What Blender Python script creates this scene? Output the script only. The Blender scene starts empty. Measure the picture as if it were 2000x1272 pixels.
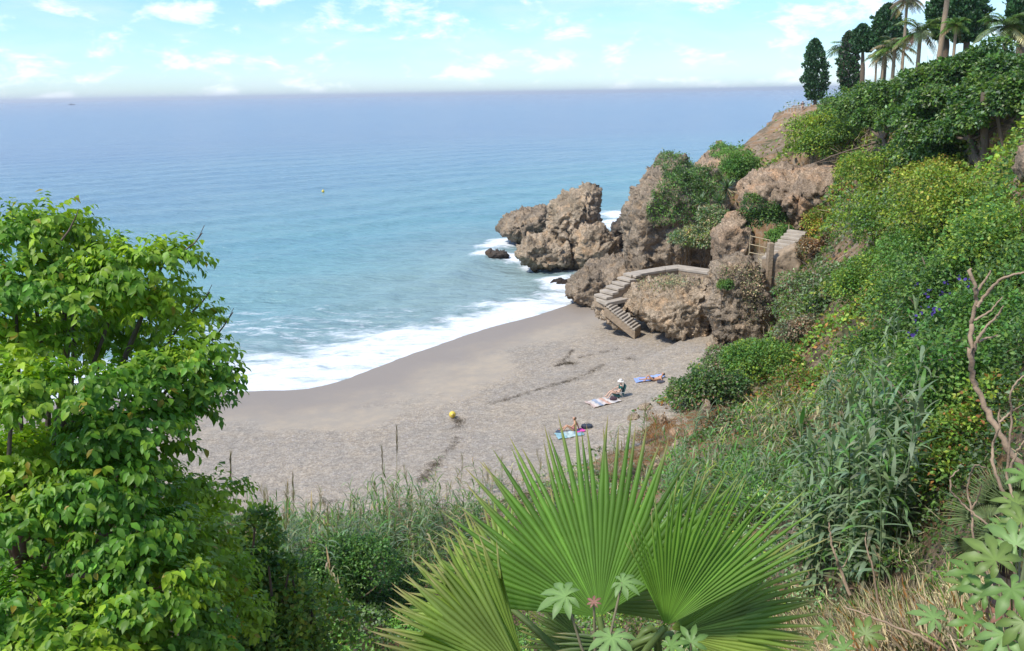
import bpy, bmesh, math
import numpy as np
from mathutils import Vector, Matrix
rng = np.random.default_rng(7)
S = bpy.context.scene
COL = S.collection
R_ = math.radians

# ------------------------------------------------------------------ camera
F = 1540.0; PITCH = math.atan(454 / F); ROLL = -R_(0.95)
CAM = np.array([0, 0, 20.0])
fw = np.array([0, math.cos(PITCH), -math.sin(PITCH)])
r0 = np.array([1.0, 0, 0]); u0 = np.cross(r0, fw)
RT = r0 * math.cos(ROLL) + u0 * math.sin(ROLL)
UP = u0 * math.cos(ROLL) - r0 * math.sin(ROLL)
cam_d = bpy.data.cameras.new('camera'); cam = bpy.data.objects.new('camera', cam_d); COL.objects.link(cam)
cam_d.sensor_fit = 'HORIZONTAL'; cam_d.sensor_width = 36; cam_d.lens = 36 * F / 2000
cam_d.clip_start = 0.05; cam_d.clip_end = 90000
M = Matrix.Identity(4)
for i in range(3):
    M[i][0] = RT[i]; M[i][1] = UP[i]; M[i][2] = -fw[i]; M[i][3] = CAM[i]
cam.matrix_world = M
S.camera = cam

# ------------------------------------------------------------------ sky, sun, exposure
SUN_EL, SUN_AZ = R_(54), R_(-122)          # azimuth clockwise from +Y (view direction): from the left
SKY_STRENGTH = 0.15
W = bpy.data.worlds.new('World'); S.world = W; W.use_nodes = True
wn, wl = W.node_tree.nodes, W.node_tree.links
wn.clear()
def wnode(t, **k):
    n = wn.new(t)
    for a, b in k.items(): setattr(n, a, b)
    return n
sky = wnode('ShaderNodeTexSky', sky_type='NISHITA', sun_disc=False, sun_elevation=SUN_EL, sun_rotation=SUN_AZ,
            altitude=0, air_density=1.0, dust_density=0.25, ozone_density=3.0)
tc = wnode('ShaderNodeTexCoord')
def cloud_layer(scale, zs, lo, hi, off):
    mp = wnode('ShaderNodeMapping'); mp.inputs['Scale'].default_value = (scale, scale, scale * zs); mp.inputs['Location'].default_value = off
    nz = wnode('ShaderNodeTexNoise'); nz.inputs['Scale'].default_value = 1.0; nz.inputs['Detail'].default_value = 7; nz.inputs['Roughness'].default_value = 0.62
    nz.inputs['Distortion'].default_value = 0.25
    mr = wnode('ShaderNodeMapRange', interpolation_type='SMOOTHSTEP'); mr.inputs[1].default_value = lo; mr.inputs[2].default_value = hi
    wl.new(tc.outputs['Generated'], mp.inputs['Vector']); wl.new(mp.outputs[0], nz.inputs['Vector']); wl.new(nz.outputs[0], mr.inputs[0])
    return mr.outputs[0]
c1 = cloud_layer(16, 2.4, 0.49, 0.71, (3.1, 1.7, 0.4))     # small cumulus
c2 = cloud_layer(4.5, 4.0, 0.42, 0.85, (0.3, 2.2, 5.0))     # thin veil
def wmix(fac, a, b, mode='MIX'):
    m = wnode('ShaderNodeMix', data_type='RGBA', blend_type=mode)
    for sock, v in ((m.inputs[0], fac), (m.inputs[6], a), (m.inputs[7], b)):
        if hasattr(v, 'is_linked'): wl.new(v, sock)
        else: sock.default_value = v
    return m.outputs[2]
def wmul(a, k):
    m = wnode('ShaderNodeMath', operation='MULTIPLY'); wl.new(a, m.inputs[0]); m.inputs[1].default_value = k; return m.outputs[0]
tint = wmix(1.0, sky.outputs[0], (0.60, 0.775, 0.99, 1), 'MULTIPLY')
s1 = wmix(wmul(c2, 0.58), tint, (4.3, 4.9, 5.3, 1))
s2 = wmix(wmul(c1, 0.7), s1, (6.6, 6.8, 6.9, 1))
bg = wnode('ShaderNodeBackground'); bg.inputs[1].default_value = SKY_STRENGTH
wo = wnode('ShaderNodeOutputWorld'); wl.new(s2, bg.inputs[0]); wl.new(bg.outputs[0], wo.inputs[0])

sd = bpy.data.lights.new('sun', 'SUN'); sd.energy = 3.1; sd.angle = R_(7); sd.color = (1.0, 0.955, 0.88)
sun = bpy.data.objects.new('sun', sd); COL.objects.link(sun)
to_sun = Vector((math.sin(SUN_AZ) * math.cos(SUN_EL), math.cos(SUN_AZ) * math.cos(SUN_EL), math.sin(SUN_EL)))
sun.rotation_euler = to_sun.to_track_quat('Z', 'Y').to_euler()
S.view_settings.view_transform = 'Standard'; S.view_settings.look = 'None'
S.view_settings.exposure = 0.56; S.view_settings.gamma = 1.0; S.view_settings.use_curve_mapping = False
S.render.engine = 'CYCLES'
S.cycles.max_bounces = 6; S.cycles.diffuse_bounces = 3; S.cycles.glossy_bounces = 2; S.cycles.transmission_bounces = 3
S.cycles.volume_bounces = 0; S.cycles.transparent_max_bounces = 4
S.cycles.use_denoising = True

# ------------------------------------------------------------------ maths helpers
def ray(px, py): return fw + RT * (px - 1000) / F + UP * (636 - py) / F
def atd(px, py, D):
    d = ray(px, py); return CAM + d * D / math.hypot(d[0], d[1])
def atz(px, py, z):
    d = ray(px, py); return CAM + d * (z - CAM[2]) / d[2]
def proj(Pw):
    q = np.asarray(Pw) - CAM; zf = q @ fw
    return 1000 + F * (q @ RT) / zf, 636 - F * (q @ UP) / zf, zf
_perm = np.random.default_rng(3).permutation(256); _perm = np.concatenate([_perm, _perm, _perm])
_grad = np.random.default_rng(4).normal(size=(256, 3)); _grad /= np.linalg.norm(_grad, axis=1)[:, None]
def gnoise(P):
    P = np.asarray(P, float); I = np.floor(P).astype(int); f = P - I; I &= 255
    w = f * f * f * (f * (f * 6 - 15) + 10); out = np.zeros(len(P))
    for a in (0, 1):
        for b in (0, 1):
            for c in (0, 1):
                h = _perm[_perm[_perm[I[:, 0] + a] + I[:, 1] + b] + I[:, 2] + c]
                g = _grad[h]
                d = g[:, 0] * (f[:, 0] - a) + g[:, 1] * (f[:, 1] - b) + g[:, 2] * (f[:, 2] - c)
                out += d * (w[:, 0] if a else 1 - w[:, 0]) * (w[:, 1] if b else 1 - w[:, 1]) * (w[:, 2] if c else 1 - w[:, 2])
    return out * 1.6
def facet(P):
    I = np.floor(P).astype(int); best = np.full(len(P), 9.0); val = np.zeros(len(P))
    for a in (-1, 0, 1):
        for b in (-1, 0, 1):
            for c in (-1, 0, 1):
                J = (I + [a, b, c]) & 255; h = _perm[_perm[_perm[J[:, 0]] + J[:, 1]] + J[:, 2]]
                ctr = I + [a, b, c] + .5 + .45 * _grad[h]; dl = P - ctr; d = (dl * dl).sum(1); m_ = d < best
                v_ = _grad[(h * 7 + 13) & 255, 0] * .9 + (dl * _grad[(h * 3 + 5) & 255]).sum(1) * 1.1
                best[m_] = d[m_]; val[m_] = v_[m_]
    return val
def fbm(P, o=4, gain=.5):
    P = np.asarray(P, float); s = np.zeros(len(P)); a = 1.0
    for i in range(o): s += a * gnoise(P * 2 ** i + 17.3 * i); a *= gain
    return s
def n2(x, y, sc, o=3, seed=0.0):
    return fbm(np.stack([x * sc + seed, y * sc - seed, np.full_like(x, seed * .37 + .5)], 1), o)
def unit(v):
    v = np.asarray(v, float); return v / np.maximum(np.linalg.norm(v, axis=-1, keepdims=True), 1e-9)
def rand_dirs(n): return unit(rng.normal(size=(n, 3)))

# ------------------------------------------------------------------ materials
def mat(name):
    m = bpy.data.materials.new(name); m.use_nodes = True; nt = m.node_tree; nt.nodes.clear()
    out = nt.nodes.new('ShaderNodeOutputMaterial'); return m, nt, out
class NB:
    def __init__(s, nt): s.nt = nt
    def n(s, t, ins=None, **k):
        x = s.nt.nodes.new(t)
        for a, b in k.items(): setattr(x, a, b)
        for a, b in (ins or {}).items(): s.set(x.inputs[a], b)
        return x
    def set(s, sock, v):
        if isinstance(v, bpy.types.NodeSocket): s.nt.links.new(v, sock)
        elif isinstance(v, (tuple, list)) and len(v) == 3 and sock.type == 'RGBA': sock.default_value = (*v, 1)
        else: sock.default_value = v
    def noise(s, vec, scale, detail=4, rough=.55): return s.n('ShaderNodeTexNoise', {'Vector': vec, 'Scale': scale, 'Detail': detail, 'Roughness': rough}).outputs[0]
    def ramp(s, v, lo, hi, a=0.0, b=1.0): return s.n('ShaderNodeMapRange', {0: v, 1: lo, 2: hi, 3: a, 4: b}, interpolation_type='SMOOTHSTEP').outputs[0]
    def mix(s, f, a, b, mode='MIX'): 
        m = s.n('ShaderNodeMix', data_type='RGBA', blend_type=mode); s.set(m.inputs[0], f); s.set(m.inputs[6], a); s.set(m.inputs[7], b); return m.outputs[2]
    def math(s, op, a, b=0.0): return s.n('ShaderNodeMath', {0: a, 1: b}, operation=op).outputs[0]
    def attr(s, name): return s.n('ShaderNodeAttribute', attribute_name=name)
def leaf_material(name, rough=.45, trans=.3, spec=.35):
    m, nt, out = mat(name); b = NB(nt)
    c = b.attr('col').outputs[0]
    geo = b.n('ShaderNodeNewGeometry'); nz = b.noise(geo.outputs['Position'], 9.0, 2)
    c2 = b.mix(1.0, c, b.mix(nz, (.72, .74, .7), (1.25, 1.25, 1.2)), 'MULTIPLY')
    p = b.n('ShaderNodeBsdfPrincipled', {'Base Color': c2, 'Roughness': rough, 'Specular IOR Level': spec})
    t = b.n('ShaderNodeBsdfTranslucent', {'Color': b.mix(1.0, c2, (1.5, 1.6, .7), 'MULTIPLY')})
    x = b.n('ShaderNodeMixShader', {0: trans, 1: p.outputs[0], 2: t.outputs[0]})
    nt.links.new(x.outputs[0], out.inputs[0]); return m
def plain(name, col, rough=.7, spec=.3, var=.25, scale=6.0, bump=0.0, bscale=20):
    m, nt, out = mat(name); b = NB(nt); tcn = b.n('ShaderNodeTexCoord').outputs['Object']
    nz = b.noise(tcn, scale, 4)
    c = b.mix(nz, tuple(x * (1 - var) for x in col), tuple(min(1, x * (1 + var)) for x in col))
    ins = {'Base Color': c, 'Roughness': rough, 'Specular IOR Level': spec}
    if bump:
        bp = b.n('ShaderNodeBump', {'Strength': 1.0, 'Distance': bump, 'Height': b.noise(tcn, bscale, 4)}); ins['Normal'] = bp.outputs[0]
    p = b.n('ShaderNodeBsdfPrincipled', ins); nt.links.new(p.outputs[0], out.inputs[0]); return m
def rock_material(name, base, dark, warm, scale=1.0, wet=True):
    m, nt, out = mat(name); b = NB(nt); g = b.n('ShaderNodeNewGeometry'); P = g.outputs['Position']
    a = b.ramp(b.noise(P, .45 * scale, 6), .35, .68)
    w = b.ramp(b.noise(P, .8 * scale, 5, .6), .48, .72)
    c = b.mix(a, dark, base); c = b.mix(w, c, warm)
    fine = b.noise(P, 5 * scale, 8, .7)
    c = b.mix(1.0, c, b.mix(fine, (.42, .42, .42), (1.55, 1.55, 1.55)), 'MULTIPLY')
    c = b.mix(1.0, c, b.mix(b.ramp(b.noise(P, 13 * scale, 5, .75), .35, .65), (.55, .54, .53), (1.35, 1.34, 1.32)), 'MULTIPLY')
    v = b.n('ShaderNodeTexVoronoi', {'Vector': P, 'Scale': 2.6 * scale}, feature='F1')
    pits = b.ramp(b.noise(P, 3.2 * scale, 5, .65), .30, .44)
    c = b.mix(pits, b.mix(1.0, c, (.62, .58, .55), 'MULTIPLY'), c)
    if wet:
        z = b.n('ShaderNodeSeparateXYZ', {0: P}).outputs[2]
        k = b.ramp(b.math('ADD', z, b.math('MULTIPLY', b.noise(P, .6, 3), 1.2)), 1.0, 1.9)
        c = b.mix(k, b.mix(1.0, c, (.38, .36, .34), 'MULTIPLY'), c)
    h = b.math('ADD', b.math('MULTIPLY', fine, .5), b.math('ADD', b.math('MULTIPLY', v.outputs[0], .6), b.noise(P, 1.7 * scale, 6, .65)))
    bp = b.n('ShaderNodeBump', {'Strength': 1.0, 'Distance': .3, 'Height': h})
    p = b.n('ShaderNodeBsdfPrincipled', {'Base Color': c, 'Roughness': .9, 'Specular IOR Level': .2, 'Normal': bp.outputs[0]})
    nt.links.new(p.outputs[0], out.inputs[0]); return m
LEAF = leaf_material('leaf'); GLOSS = leaf_material('glossy_leaf', .46, .36, .32); DRY = leaf_material('dry_leaf', .8, .15, .1); CYP = leaf_material('needle_foliage', .75, .06, .12)
ROCK = rock_material('limestone', (.52, .41, .29), (.31, .245, .17), (.54, .37, .22))
ROCKG = rock_material('grey_limestone', (.40, .315, .225), (.225, .18, .13), (.43, .305, .19))
ROCKD = rock_material('dark_sea_rock', (.16, .135, .11), (.07, .06, .052), (.20, .14, .09))
ROCKB = rock_material('buff_cliff_rock', (.44, .325, .22), (.26, .195, .135), (.49, .30, .17), .6, False)
BARK = plain('bark', (.16, .12, .085), .9, .1, .4, 5, .02, 14)
PALEBARK = plain('pale_bark', (.36, .26, .17), .85, .15, .3, 9, .006, 40)
CONC = plain('pale_concrete', (.41, .35, .275), .9, .15, .42, 1.6, .02, 9)
MASON = plain('rubble_masonry', (.33, .25, .17), .95, .1, .45, 3.5, .06, 5)

# ------------------------------------------------------------------ object helpers
def link(o, parent=None):
    COL.objects.link(o)
    if parent is not None: o.parent = parent
    return o
def tag(o, label=None, cat=None, group=None, kind=None):
    if label: o['label'] = label
    if cat: o['category'] = cat
    if group: o['group'] = group
    if kind: o['kind'] = kind
    return o
def empty(name, loc):
    o = bpy.data.objects.new(name, None); o.location = loc; o.empty_display_size = .2; return link(o)
def raw_mesh(name, V, T, col=None, smooth=False):
    V = np.ascontiguousarray(V, np.float32); T = np.ascontiguousarray(T, np.int32); k = T.shape[1]
    me = bpy.data.meshes.new(name); me.vertices.add(len(V)); me.vertices.foreach_set('co', V.ravel())
    me.loops.add(T.size); me.loops.foreach_set('vertex_index', T.ravel())
    me.polygons.add(len(T)); me.polygons.foreach_set('loop_start', np.arange(0, T.size, k, dtype=np.int32))
    me.update(calc_edges=True)
    if smooth: me.polygons.foreach_set('use_smooth', np.ones(len(T), bool))
    if col is not None:
        at = me.attributes.new('col', 'FLOAT_COLOR', 'POINT')
        c4 = np.ones((len(V), 4), np.float32); c4[:, :3] = col; at.data.foreach_set('color', c4.ravel())
    return me
def mobj(name, me, m, parent=None, loc=None):
    o = bpy.data.objects.new(name, me)
    if m is not None:
        me.materials.clear(); me.materials.append(m)
    if loc is not None: o.location = loc
    return link(o, parent)
class Acc:
    """collects scattered templates in world space; build() makes one mesh about an origin"""
    def __init__(s): s.V = []; s.T = []; s.C = []; s.n = 0
    def add(s, V, T, C):
        s.V.append(V); s.T.append(T + s.n); s.C.append(np.broadcast_to(C, V.shape).astype(np.float32)); s.n += len(V)
    def scatter(s, tpl, P, Fm, sc, C):
        tv, tf = tpl; N = len(P)
        if N == 0: return
        sc = np.asarray(sc, float); sc = sc[:, None] if sc.ndim == 1 else sc
        L = tv[None] * sc[:, None, :] if sc.ndim == 2 else tv[None] * sc
        V = np.einsum('nij,nvj->nvi', Fm, L) + P[:, None, :]
        T = tf[None] + (np.arange(N) * len(tv))[:, None, None]
        C = np.repeat(np.asarray(C, float), len(tv), 0) if np.ndim(C) == 2 else np.broadcast_to(C, (N * len(tv), 3))
        s.add(V.reshape(-1, 3), T.reshape(-1, tf.shape[1]), C)
    def tube(s, pts, rad, C, sides=6):
        pts = np.asarray(pts, float); n = len(pts); rad = np.broadcast_to(rad, n)
        t = unit(np.gradient(pts, axis=0)); ref = np.array([.31, .17, .93]); x = unit(np.cross(t, ref)); y = np.cross(t, x)
        a = np.arange(sides) * 2 * math.pi / sides
        V = pts[:, None] + rad[:, None, None] * (np.cos(a)[None, :, None] * x[:, None] + np.sin(a)[None, :, None] * y[:, None])
        q = []
        for i in range(n - 1):
            for j in range(sides):
                a0, a1 = i * sides + j, i * sides + (j + 1) % sides
                q += [(a0, a1, a1 + sides), (a0, a1 + sides, a0 + sides)]
        s.add(V.reshape(-1, 3), np.array(q), np.array(C, float))
    def build(s, name, m, parent=None, origin=(0, 0, 0), smooth=False):
        o = np.asarray(origin, float)
        me = raw_mesh(name, np.concatenate(s.V) - o, np.concatenate(s.T), np.concatenate(s.C), smooth)
        ob = mobj(name, me, m, parent)
        if parent is None: ob.location = o
        return ob
def frames(axis, nrm):
    y = unit(axis); x = unit(np.cross(y, nrm)); z = np.cross(x, y); return np.stack([x, y, z], 2)
def box_mesh(name, sx, sy, sz, bev=.0):
    bm = bmesh.new(); bmesh.ops.create_cube(bm, size=1)
    bmesh.ops.scale(bm, vec=(sx, sy, sz), verts=bm.verts)
    if bev: bmesh.ops.bevel(bm, geom=bm.edges[:], offset=bev, segments=1, affect='EDGES')
    me = bpy.data.meshes.new(name); bm.to_mesh(me); bm.free(); return me
LEAF8 = (np.array([(0, 0, 0), (-.26, .34, .07), (.26, .34, .07), (-.2, .68, .03), (.2, .68, .03), (0, 1, -.16), (0, .34, 0), (0, .68, -.04)], float),
         np.array([(0, 6, 1), (0, 2, 6), (1, 6, 7), (1, 7, 3), (6, 2, 4), (6, 4, 7), (3, 7, 5), (7, 4, 5)]))
LEAF2 = (np.array([(0, 0, 0), (-.32, .45, .1), (.32, .45, .1), (0, 1, -.06)], float), np.array([(0, 3, 1), (0, 2, 3)]))
def blade(arch, w=.05, seg=5):
    V = []; T = []
    for i in range(seg + 1):
        t = i / seg; ww = w * (1 - t ** 2.2) * (0.5 + .5 * min(1, t * 4))
        y = math.sin(t * arch) / arch; z = -(1 - math.cos(t * arch)) / arch
        V += [(-ww, y, z), (ww, y, z)]
    for i in range(seg): T += [(2*i, 2*i+1, 2*i+3), (2*i, 2*i+3, 2*i+2)]
    return np.array(V, float), np.array(T)
BL = [blade(a) for a in (.4, 1.0, 1.7, 2.4)]; STRAW = [blade(a, .022, 3) for a in (.2, .7, 1.3)]
PAL = dict(G=(.125, .225, .04), D=(.058, .125, .038), L=(.245, .335, .04), Y=(.32, .32, .055), O=(.30, .14, .045), B=(.24, .185, .125), S=(.42, .34, .20), R=(.205, .275, .15), E=(.125, .265, .06))
PK = list(PAL); PV = np.array([PAL[k] for k in PK])
def palette(spec, n, jit=.22):
    w = np.array([spec.get(k, 0) for k in PK], float); w /= w.sum()
    c = PV[rng.choice(len(PK), n, p=w)]
    return np.clip(c * np.exp(rng.normal(0, jit, (n, 1))) * np.exp(rng.normal(0, .07, (n, 3))), .008, .8)

# ------------------------------------------------------------------ terrain height field
coast = np.array([(-260, 20), (-120, 40), (-60, 47.5), (-35.3, 50.7), (-19.2, 53.2), (-13.9, 52.5), (-8.3, 60.4), (0, 70.2), (5.6, 74.8), (9, 80), (11, 88), (13, 97), (14.5, 101),
                  (19, 103), (24, 108), (32, 118), (38, 129), (42, 137), (50, 143), (70, 150), (100, 160), (260, 175)], float)
coast_k = np.array([.075] * 9 + [.12, .12, .12, .2] + [3.0] * 9)
for _ in range(2):
    coast, coast_k = (np.concatenate([c_[:1], np.stack([c_[:-1] * .75 + c_[1:] * .25, c_[:-1] * .25 + c_[1:] * .75], 1).reshape(-1, *c_.shape[1:]), c_[-1:]]) for c_ in (coast, coast_k))
def coast_sd(x, y):
    Pq = np.stack([x, y], 1); best = np.full(len(x), 1e9); sg = np.ones(len(x)); kk = np.zeros(len(x))
    for i in range(len(coast) - 1):
        a, b_ = coast[i], coast[i + 1]; ab = b_ - a
        t = np.clip(((Pq - a) @ ab) / (ab @ ab), 0, 1); q = Pq - a - t[:, None] * ab; d = np.hypot(q[:, 0], q[:, 1])
        m = d < best; best[m] = d[m]
        cr = ab[0] * (Pq[:, 1] - a[1]) - ab[1] * (Pq[:, 0] - a[0]); sg[m] = np.where(cr[m] < 0, 1.0, -1.0)
        kk[m] = (coast_k[i] * (1 - t) + coast_k[i + 1] * t)[m]
    return best * sg, kk
ctl = [atd(*c) for c in [
    (1490,672,57),(1530,570,61),(1565,470,66),(1600,400,73),(1570,330,86),(1540,270,112),(1560,215,132),(1640,205,118),
    (1600,640,51),(1600,540,57),(1630,460,62),(1650,390,70),(1640,310,84),(1660,225,102),
    (1750,700,37),(1750,570,45),(1750,440,54),(1750,330,63),(1760,240,74),(1760,200,85),
    (1900,820,22),(1900,660,29),(1900,510,36),(1900,410,43),(1910,340,50),(1880,215,62),
    (2050,900,15),(2050,700,20),(2050,520,27),(2050,400,34),(2050,310,40),(2060,215,50),(2400,300,34),(2400,600,17),(2400,200,60),
    (1600,770,42),(1500,810,39.5),(1600,910,27),(1650,1010,21.5),(1650,1160,16.5),(1810,1010,17),(1810,1160,13),
    (1430,960,29),(1300,1060,25),(1000,1060,26.5),(700,1080,27),(700,1220,19.5),(500,1120,24.5),(300,1200,19),(100,1100,23),(-300,1050,25),
    (1450,500,72),(1450,420,80),(1500,450,72),(1650,1260,11),(1900,1250,8.5)]]
ctl += [np.array(c, float) for c in [(0,0,18.2),(-12,0,18),(12,0,18.3),(0,-12,19),(-60,0,18),(-60,18,7),(-60,28,2.4),(30,0,20),(30,-20,20),(-30,-20,19),(80,0,21),(80,60,19),(80,110,18),(60,130,17),(150,60,20),(150,140,18),(-200,-10,18),(-200,10,2.3),
    (3,4,15.2),(-3,4,15),(0,9,11.6),(-6,10,10.8),(0,15,7.6),(52,120,17),(60,100,17.3),(50,80,17.5),(42,60,18),(38,48,18.5),(24,20,18),(20,12,18.2)]]
ctl += [atz(px, py, z) for px, py, z in [(350,905,1.9),(500,1000,2.1),(870,985,2.3),(1050,920,2.2),(1200,865,2.2),(1280,800,2.4),(1310,740,2.3),(1390,680,2.3),(1275,745,1.9),(1120,855,1.8),(1000,900,2.0),(1400,790,3.0),(1350,850,3.0),(1300,640,2.1),(1200,600,1.8),(1180,520,2.0),(1230,500,1.5),(1320,560,2.6),(1300,500,3.5)]]
ctl += [np.array([c_[0] + o_ * -.6, c_[1] + o_ * .8, 2.6 + .0 * o_]) for c_ in coast[5:36:4] for o_ in (-4, 12, 40)]
ctl = np.array(ctl)
def rbf_fit(Pc, z, s=.6):
    d = np.hypot(Pc[:, None, 0] - Pc[None, :, 0], Pc[:, None, 1] - Pc[None, :, 1]); n = len(Pc)
    A = np.zeros((n + 1, n + 1)); A[:n, :n] = -np.sqrt(d * d + s * s); A[:n, n] = A[n, :n] = 1; A[:n, :n] += np.eye(n) * .08
    return np.linalg.solve(A, np.append(z, 0))
_w = rbf_fit(ctl[:, :2], ctl[:, 2])
def H0(x, y):
    out = np.empty(len(x))
    for i in range(0, len(x), 40000):
        s = slice(i, i + 40000)
        d = np.sqrt((x[s][:, None] - ctl[None, :, 0]) ** 2 + (y[s][:, None] - ctl[None, :, 1]) ** 2 + .36)
        out[s] = -d @ _w[:-1] + _w[-1]
    sd_, kk = coast_sd(x, y)
    hill = np.clip((out - 2.6) / 2, 0, 1)
    out = out + hill * (n2(x, y, .16, 4, 3.1) * .9)
    lim = np.where(sd_ > 0, kk * sd_ + 1.5 * np.maximum(sd_ - 18, 0), np.minimum(kk, .25) * sd_)
    out = np.minimum(out, lim)
    out += np.where(out < 2.7, n2(x, y, .12, 3, 9.0) * .07 * np.clip((out - .35) * 2, 0, 1), 0)
    return np.maximum(out, -6)
X0, X1, Y0, Y1, ST = -80., 110., -20., 165., .85
gx = np.arange(X0, X1, ST); gy = np.arange(Y0, Y1, ST); GX, GY = np.meshgrid(gx, gy)
GZ = H0(GX.ravel(), GY.ravel()).reshape(GX.shape)
def H(x, y):
    x = np.atleast_1d(np.asarray(x, float)); y = np.atleast_1d(np.asarray(y, float))
    i = np.clip((x - X0) / ST, 0, len(gx) - 1.001); j = np.clip((y - Y0) / ST, 0, len(gy) - 1.001)
    a = i.astype(int); b_ = j.astype(int); u = i - a; v = j - b_
    return GZ[b_, a] * (1-u) * (1-v) + GZ[b_, a+1] * u * (1-v) + GZ[b_+1, a] * (1-u) * v + GZ[b_+1, a+1] * u * v
_D = np.arange(4, 190, .2)
def hit(px, py):
    d = ray(px, py); d = d / math.hypot(d[0], d[1]); Q = CAM + d * _D[:, None]
    below = np.nonzero(Q[:, 2] < H(Q[:, 0], Q[:, 1]))[0]
    return Q[below[0]] if len(below) else Q[-1]
nx, ny = len(gx), len(gy)
idx = np.arange(nx * ny).reshape(ny, nx)
quads = np.stack([idx[:-1, :-1], idx[:-1, 1:], idx[1:, 1:], idx[1:, :-1]], -1).reshape(-1, 4)
TV = np.stack([GX.ravel(), GY.ravel(), GZ.ravel()], 1)
qz = TV[quads, 2].mean(1); qc = TV[quads].mean(1)
TVH = TV.copy(); TVH[:, 2] += np.clip((TV[:, 2] - 2.45 + n2(TV[:, 0], TV[:, 1], .5, 3, 2.0) * .45) * .5, -.6, .12)
def sub(name, mask, m, V):
    q = quads[mask]; u, inv = np.unique(q, return_inverse=True)
    me = raw_mesh(name, V[u], inv.reshape(-1, 4), None, True); return mobj(name, me, m)

# sand: warm grey pebbly beach, wetter and browner by the water
m, nt, out = mat('beach_sand'); b = NB(nt); Pn = b.n('ShaderNodeNewGeometry').outputs['Position']
zz = b.n('ShaderNodeSeparateXYZ', {0: Pn}).outputs[2]
big = b.noise(Pn, .16, 4); med = b.noise(Pn, 1.1, 5)
vo = b.n('ShaderNodeTexVoronoi', {'Vector': Pn, 'Scale': 5.0}); vr = b.n('ShaderNodeSeparateColor', {0: vo.outputs['Color']}).outputs[0]
vo2 = b.n('ShaderNodeTexVoronoi', {'Vector': Pn, 'Scale': 14.0}); vr2 = b.n('ShaderNodeSeparateColor', {0: vo2.outputs['Color']}).outputs[1]
c = b.mix(b.ramp(big, .38, .62), (.35, .30, .235), (.328, .288, .235))
c = b.mix(b.ramp(med, .3, .75), c, b.mix(1.0, c, (1.18, 1.13, 1.06), 'MULTIPLY'))
dry = b.ramp(b.math('ADD', zz, b.math('MULTIPLY', b.math('SUBTRACT', big, .5), 1.3)), .50, .78)
peb = b.mix(vr, (.84, .83, .82), (1.16, 1.16, 1.16)); peb2 = b.mix(vr2, (.79, .79, .79), (1.21, 1.21, 1.21))
c = b.mix(dry, c, b.mix(1.0, b.mix(1.0, c, peb, 'MULTIPLY'), peb2, 'MULTIPLY'))
wet = b.ramp(b.math('ADD', zz, b.math('MULTIPLY', b.math('SUBTRACT', b.noise(Pn, .22, 3), .5), .55)), .16, .62)
c = b.mix(wet, (.285, .235, .185), c)
hgt = b.math('ADD', b.math('MULTIPLY', vr, .4), b.math('ADD', b.math('MULTIPLY', b.noise(Pn, 2.2, 4), 1.6), vr2))
bp = b.n('ShaderNodeBump', {'Strength': b.math('MULTIPLY', dry, .8), 'Distance': .07, 'Height': hgt})
p = b.n('ShaderNodeBsdfPrincipled', {'Base Color': c, 'Roughness': b.ramp(wet, 0, 1, .5, .92), 'Specular IOR Level': .25, 'Normal': bp.outputs[0]})
nt.links.new(p.outputs[0], out.inputs[0]); SAND = m
# hillside soil and rock
m, nt, out = mat('hillside_soil'); b = NB(nt); Pn = b.n('ShaderNodeNewGeometry').outputs['Position']
c = b.mix(b.ramp(b.noise(Pn, .35, 5), .38, .62), (.20, .15, .095), (.33, .20, .105))
c = b.mix(b.ramp(b.noise(Pn, 1.3, 6, .65), .45, .65), c, (.36, .28, .2))
c = b.mix(b.ramp(b.noise(Pn, .6, 5), .5, .68), c, (.13, .125, .06))
bp = b.n('ShaderNodeBump', {'Strength': 1.0, 'Distance': .35, 'Height': b.noise(Pn, 2.5, 9, .7)})
p = b.n('ShaderNodeBsdfPrincipled', {'Base Color': c, 'Roughness': .95, 'Specular IOR Level': .1, 'Normal': bp.outputs[0]})
nt.links.new(p.outputs[0], out.inputs[0]); SOIL = m
tag(sub('beach', qz < 3.4, SAND, TV), kind='structure'); tag(sub('hillside', qz > 1.75, SOIL, TVH), kind='structure')

# ------------------------------------------------------------------ sea
rows = [38.0]
while rows[-1] < 420: rows.append(rows[-1] + max(.32, rows[-1] * .0050))
while rows[-1] < 60000: rows.append(rows[-1] * 1.03)
rows = np.array(rows); tcol = np.linspace(-1.2, .85, 290)
SX = rows[:, None] * tcol[None, :]; SY = np.repeat(rows[:, None], 290, 1)
sx, sy = SX.ravel(), SY.ravel()
ssd, _ = coast_sd(sx, sy); off = -ssd
edge = np.clip(1 - sy / 420, 0, 1)
shn = unit(np.array([-.62, .78]))
ph = (sx * shn[0] + sy * shn[1])
warp = n2(sx, sy, .018, 3, 5.0) * 9 
z = .22 * np.sin((ph + warp) * 2 * math.pi / 15.0) * np.clip(off / 12, 0, 1) + .20 * n2(sx * 1.0, sy * 1.7, .22, 3, 1.0) + .08 * n2(sx, sy * 1.5, .9, 2, 8.0)
z *= edge * np.clip(off / 5 + .15, .08, 1)
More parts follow.
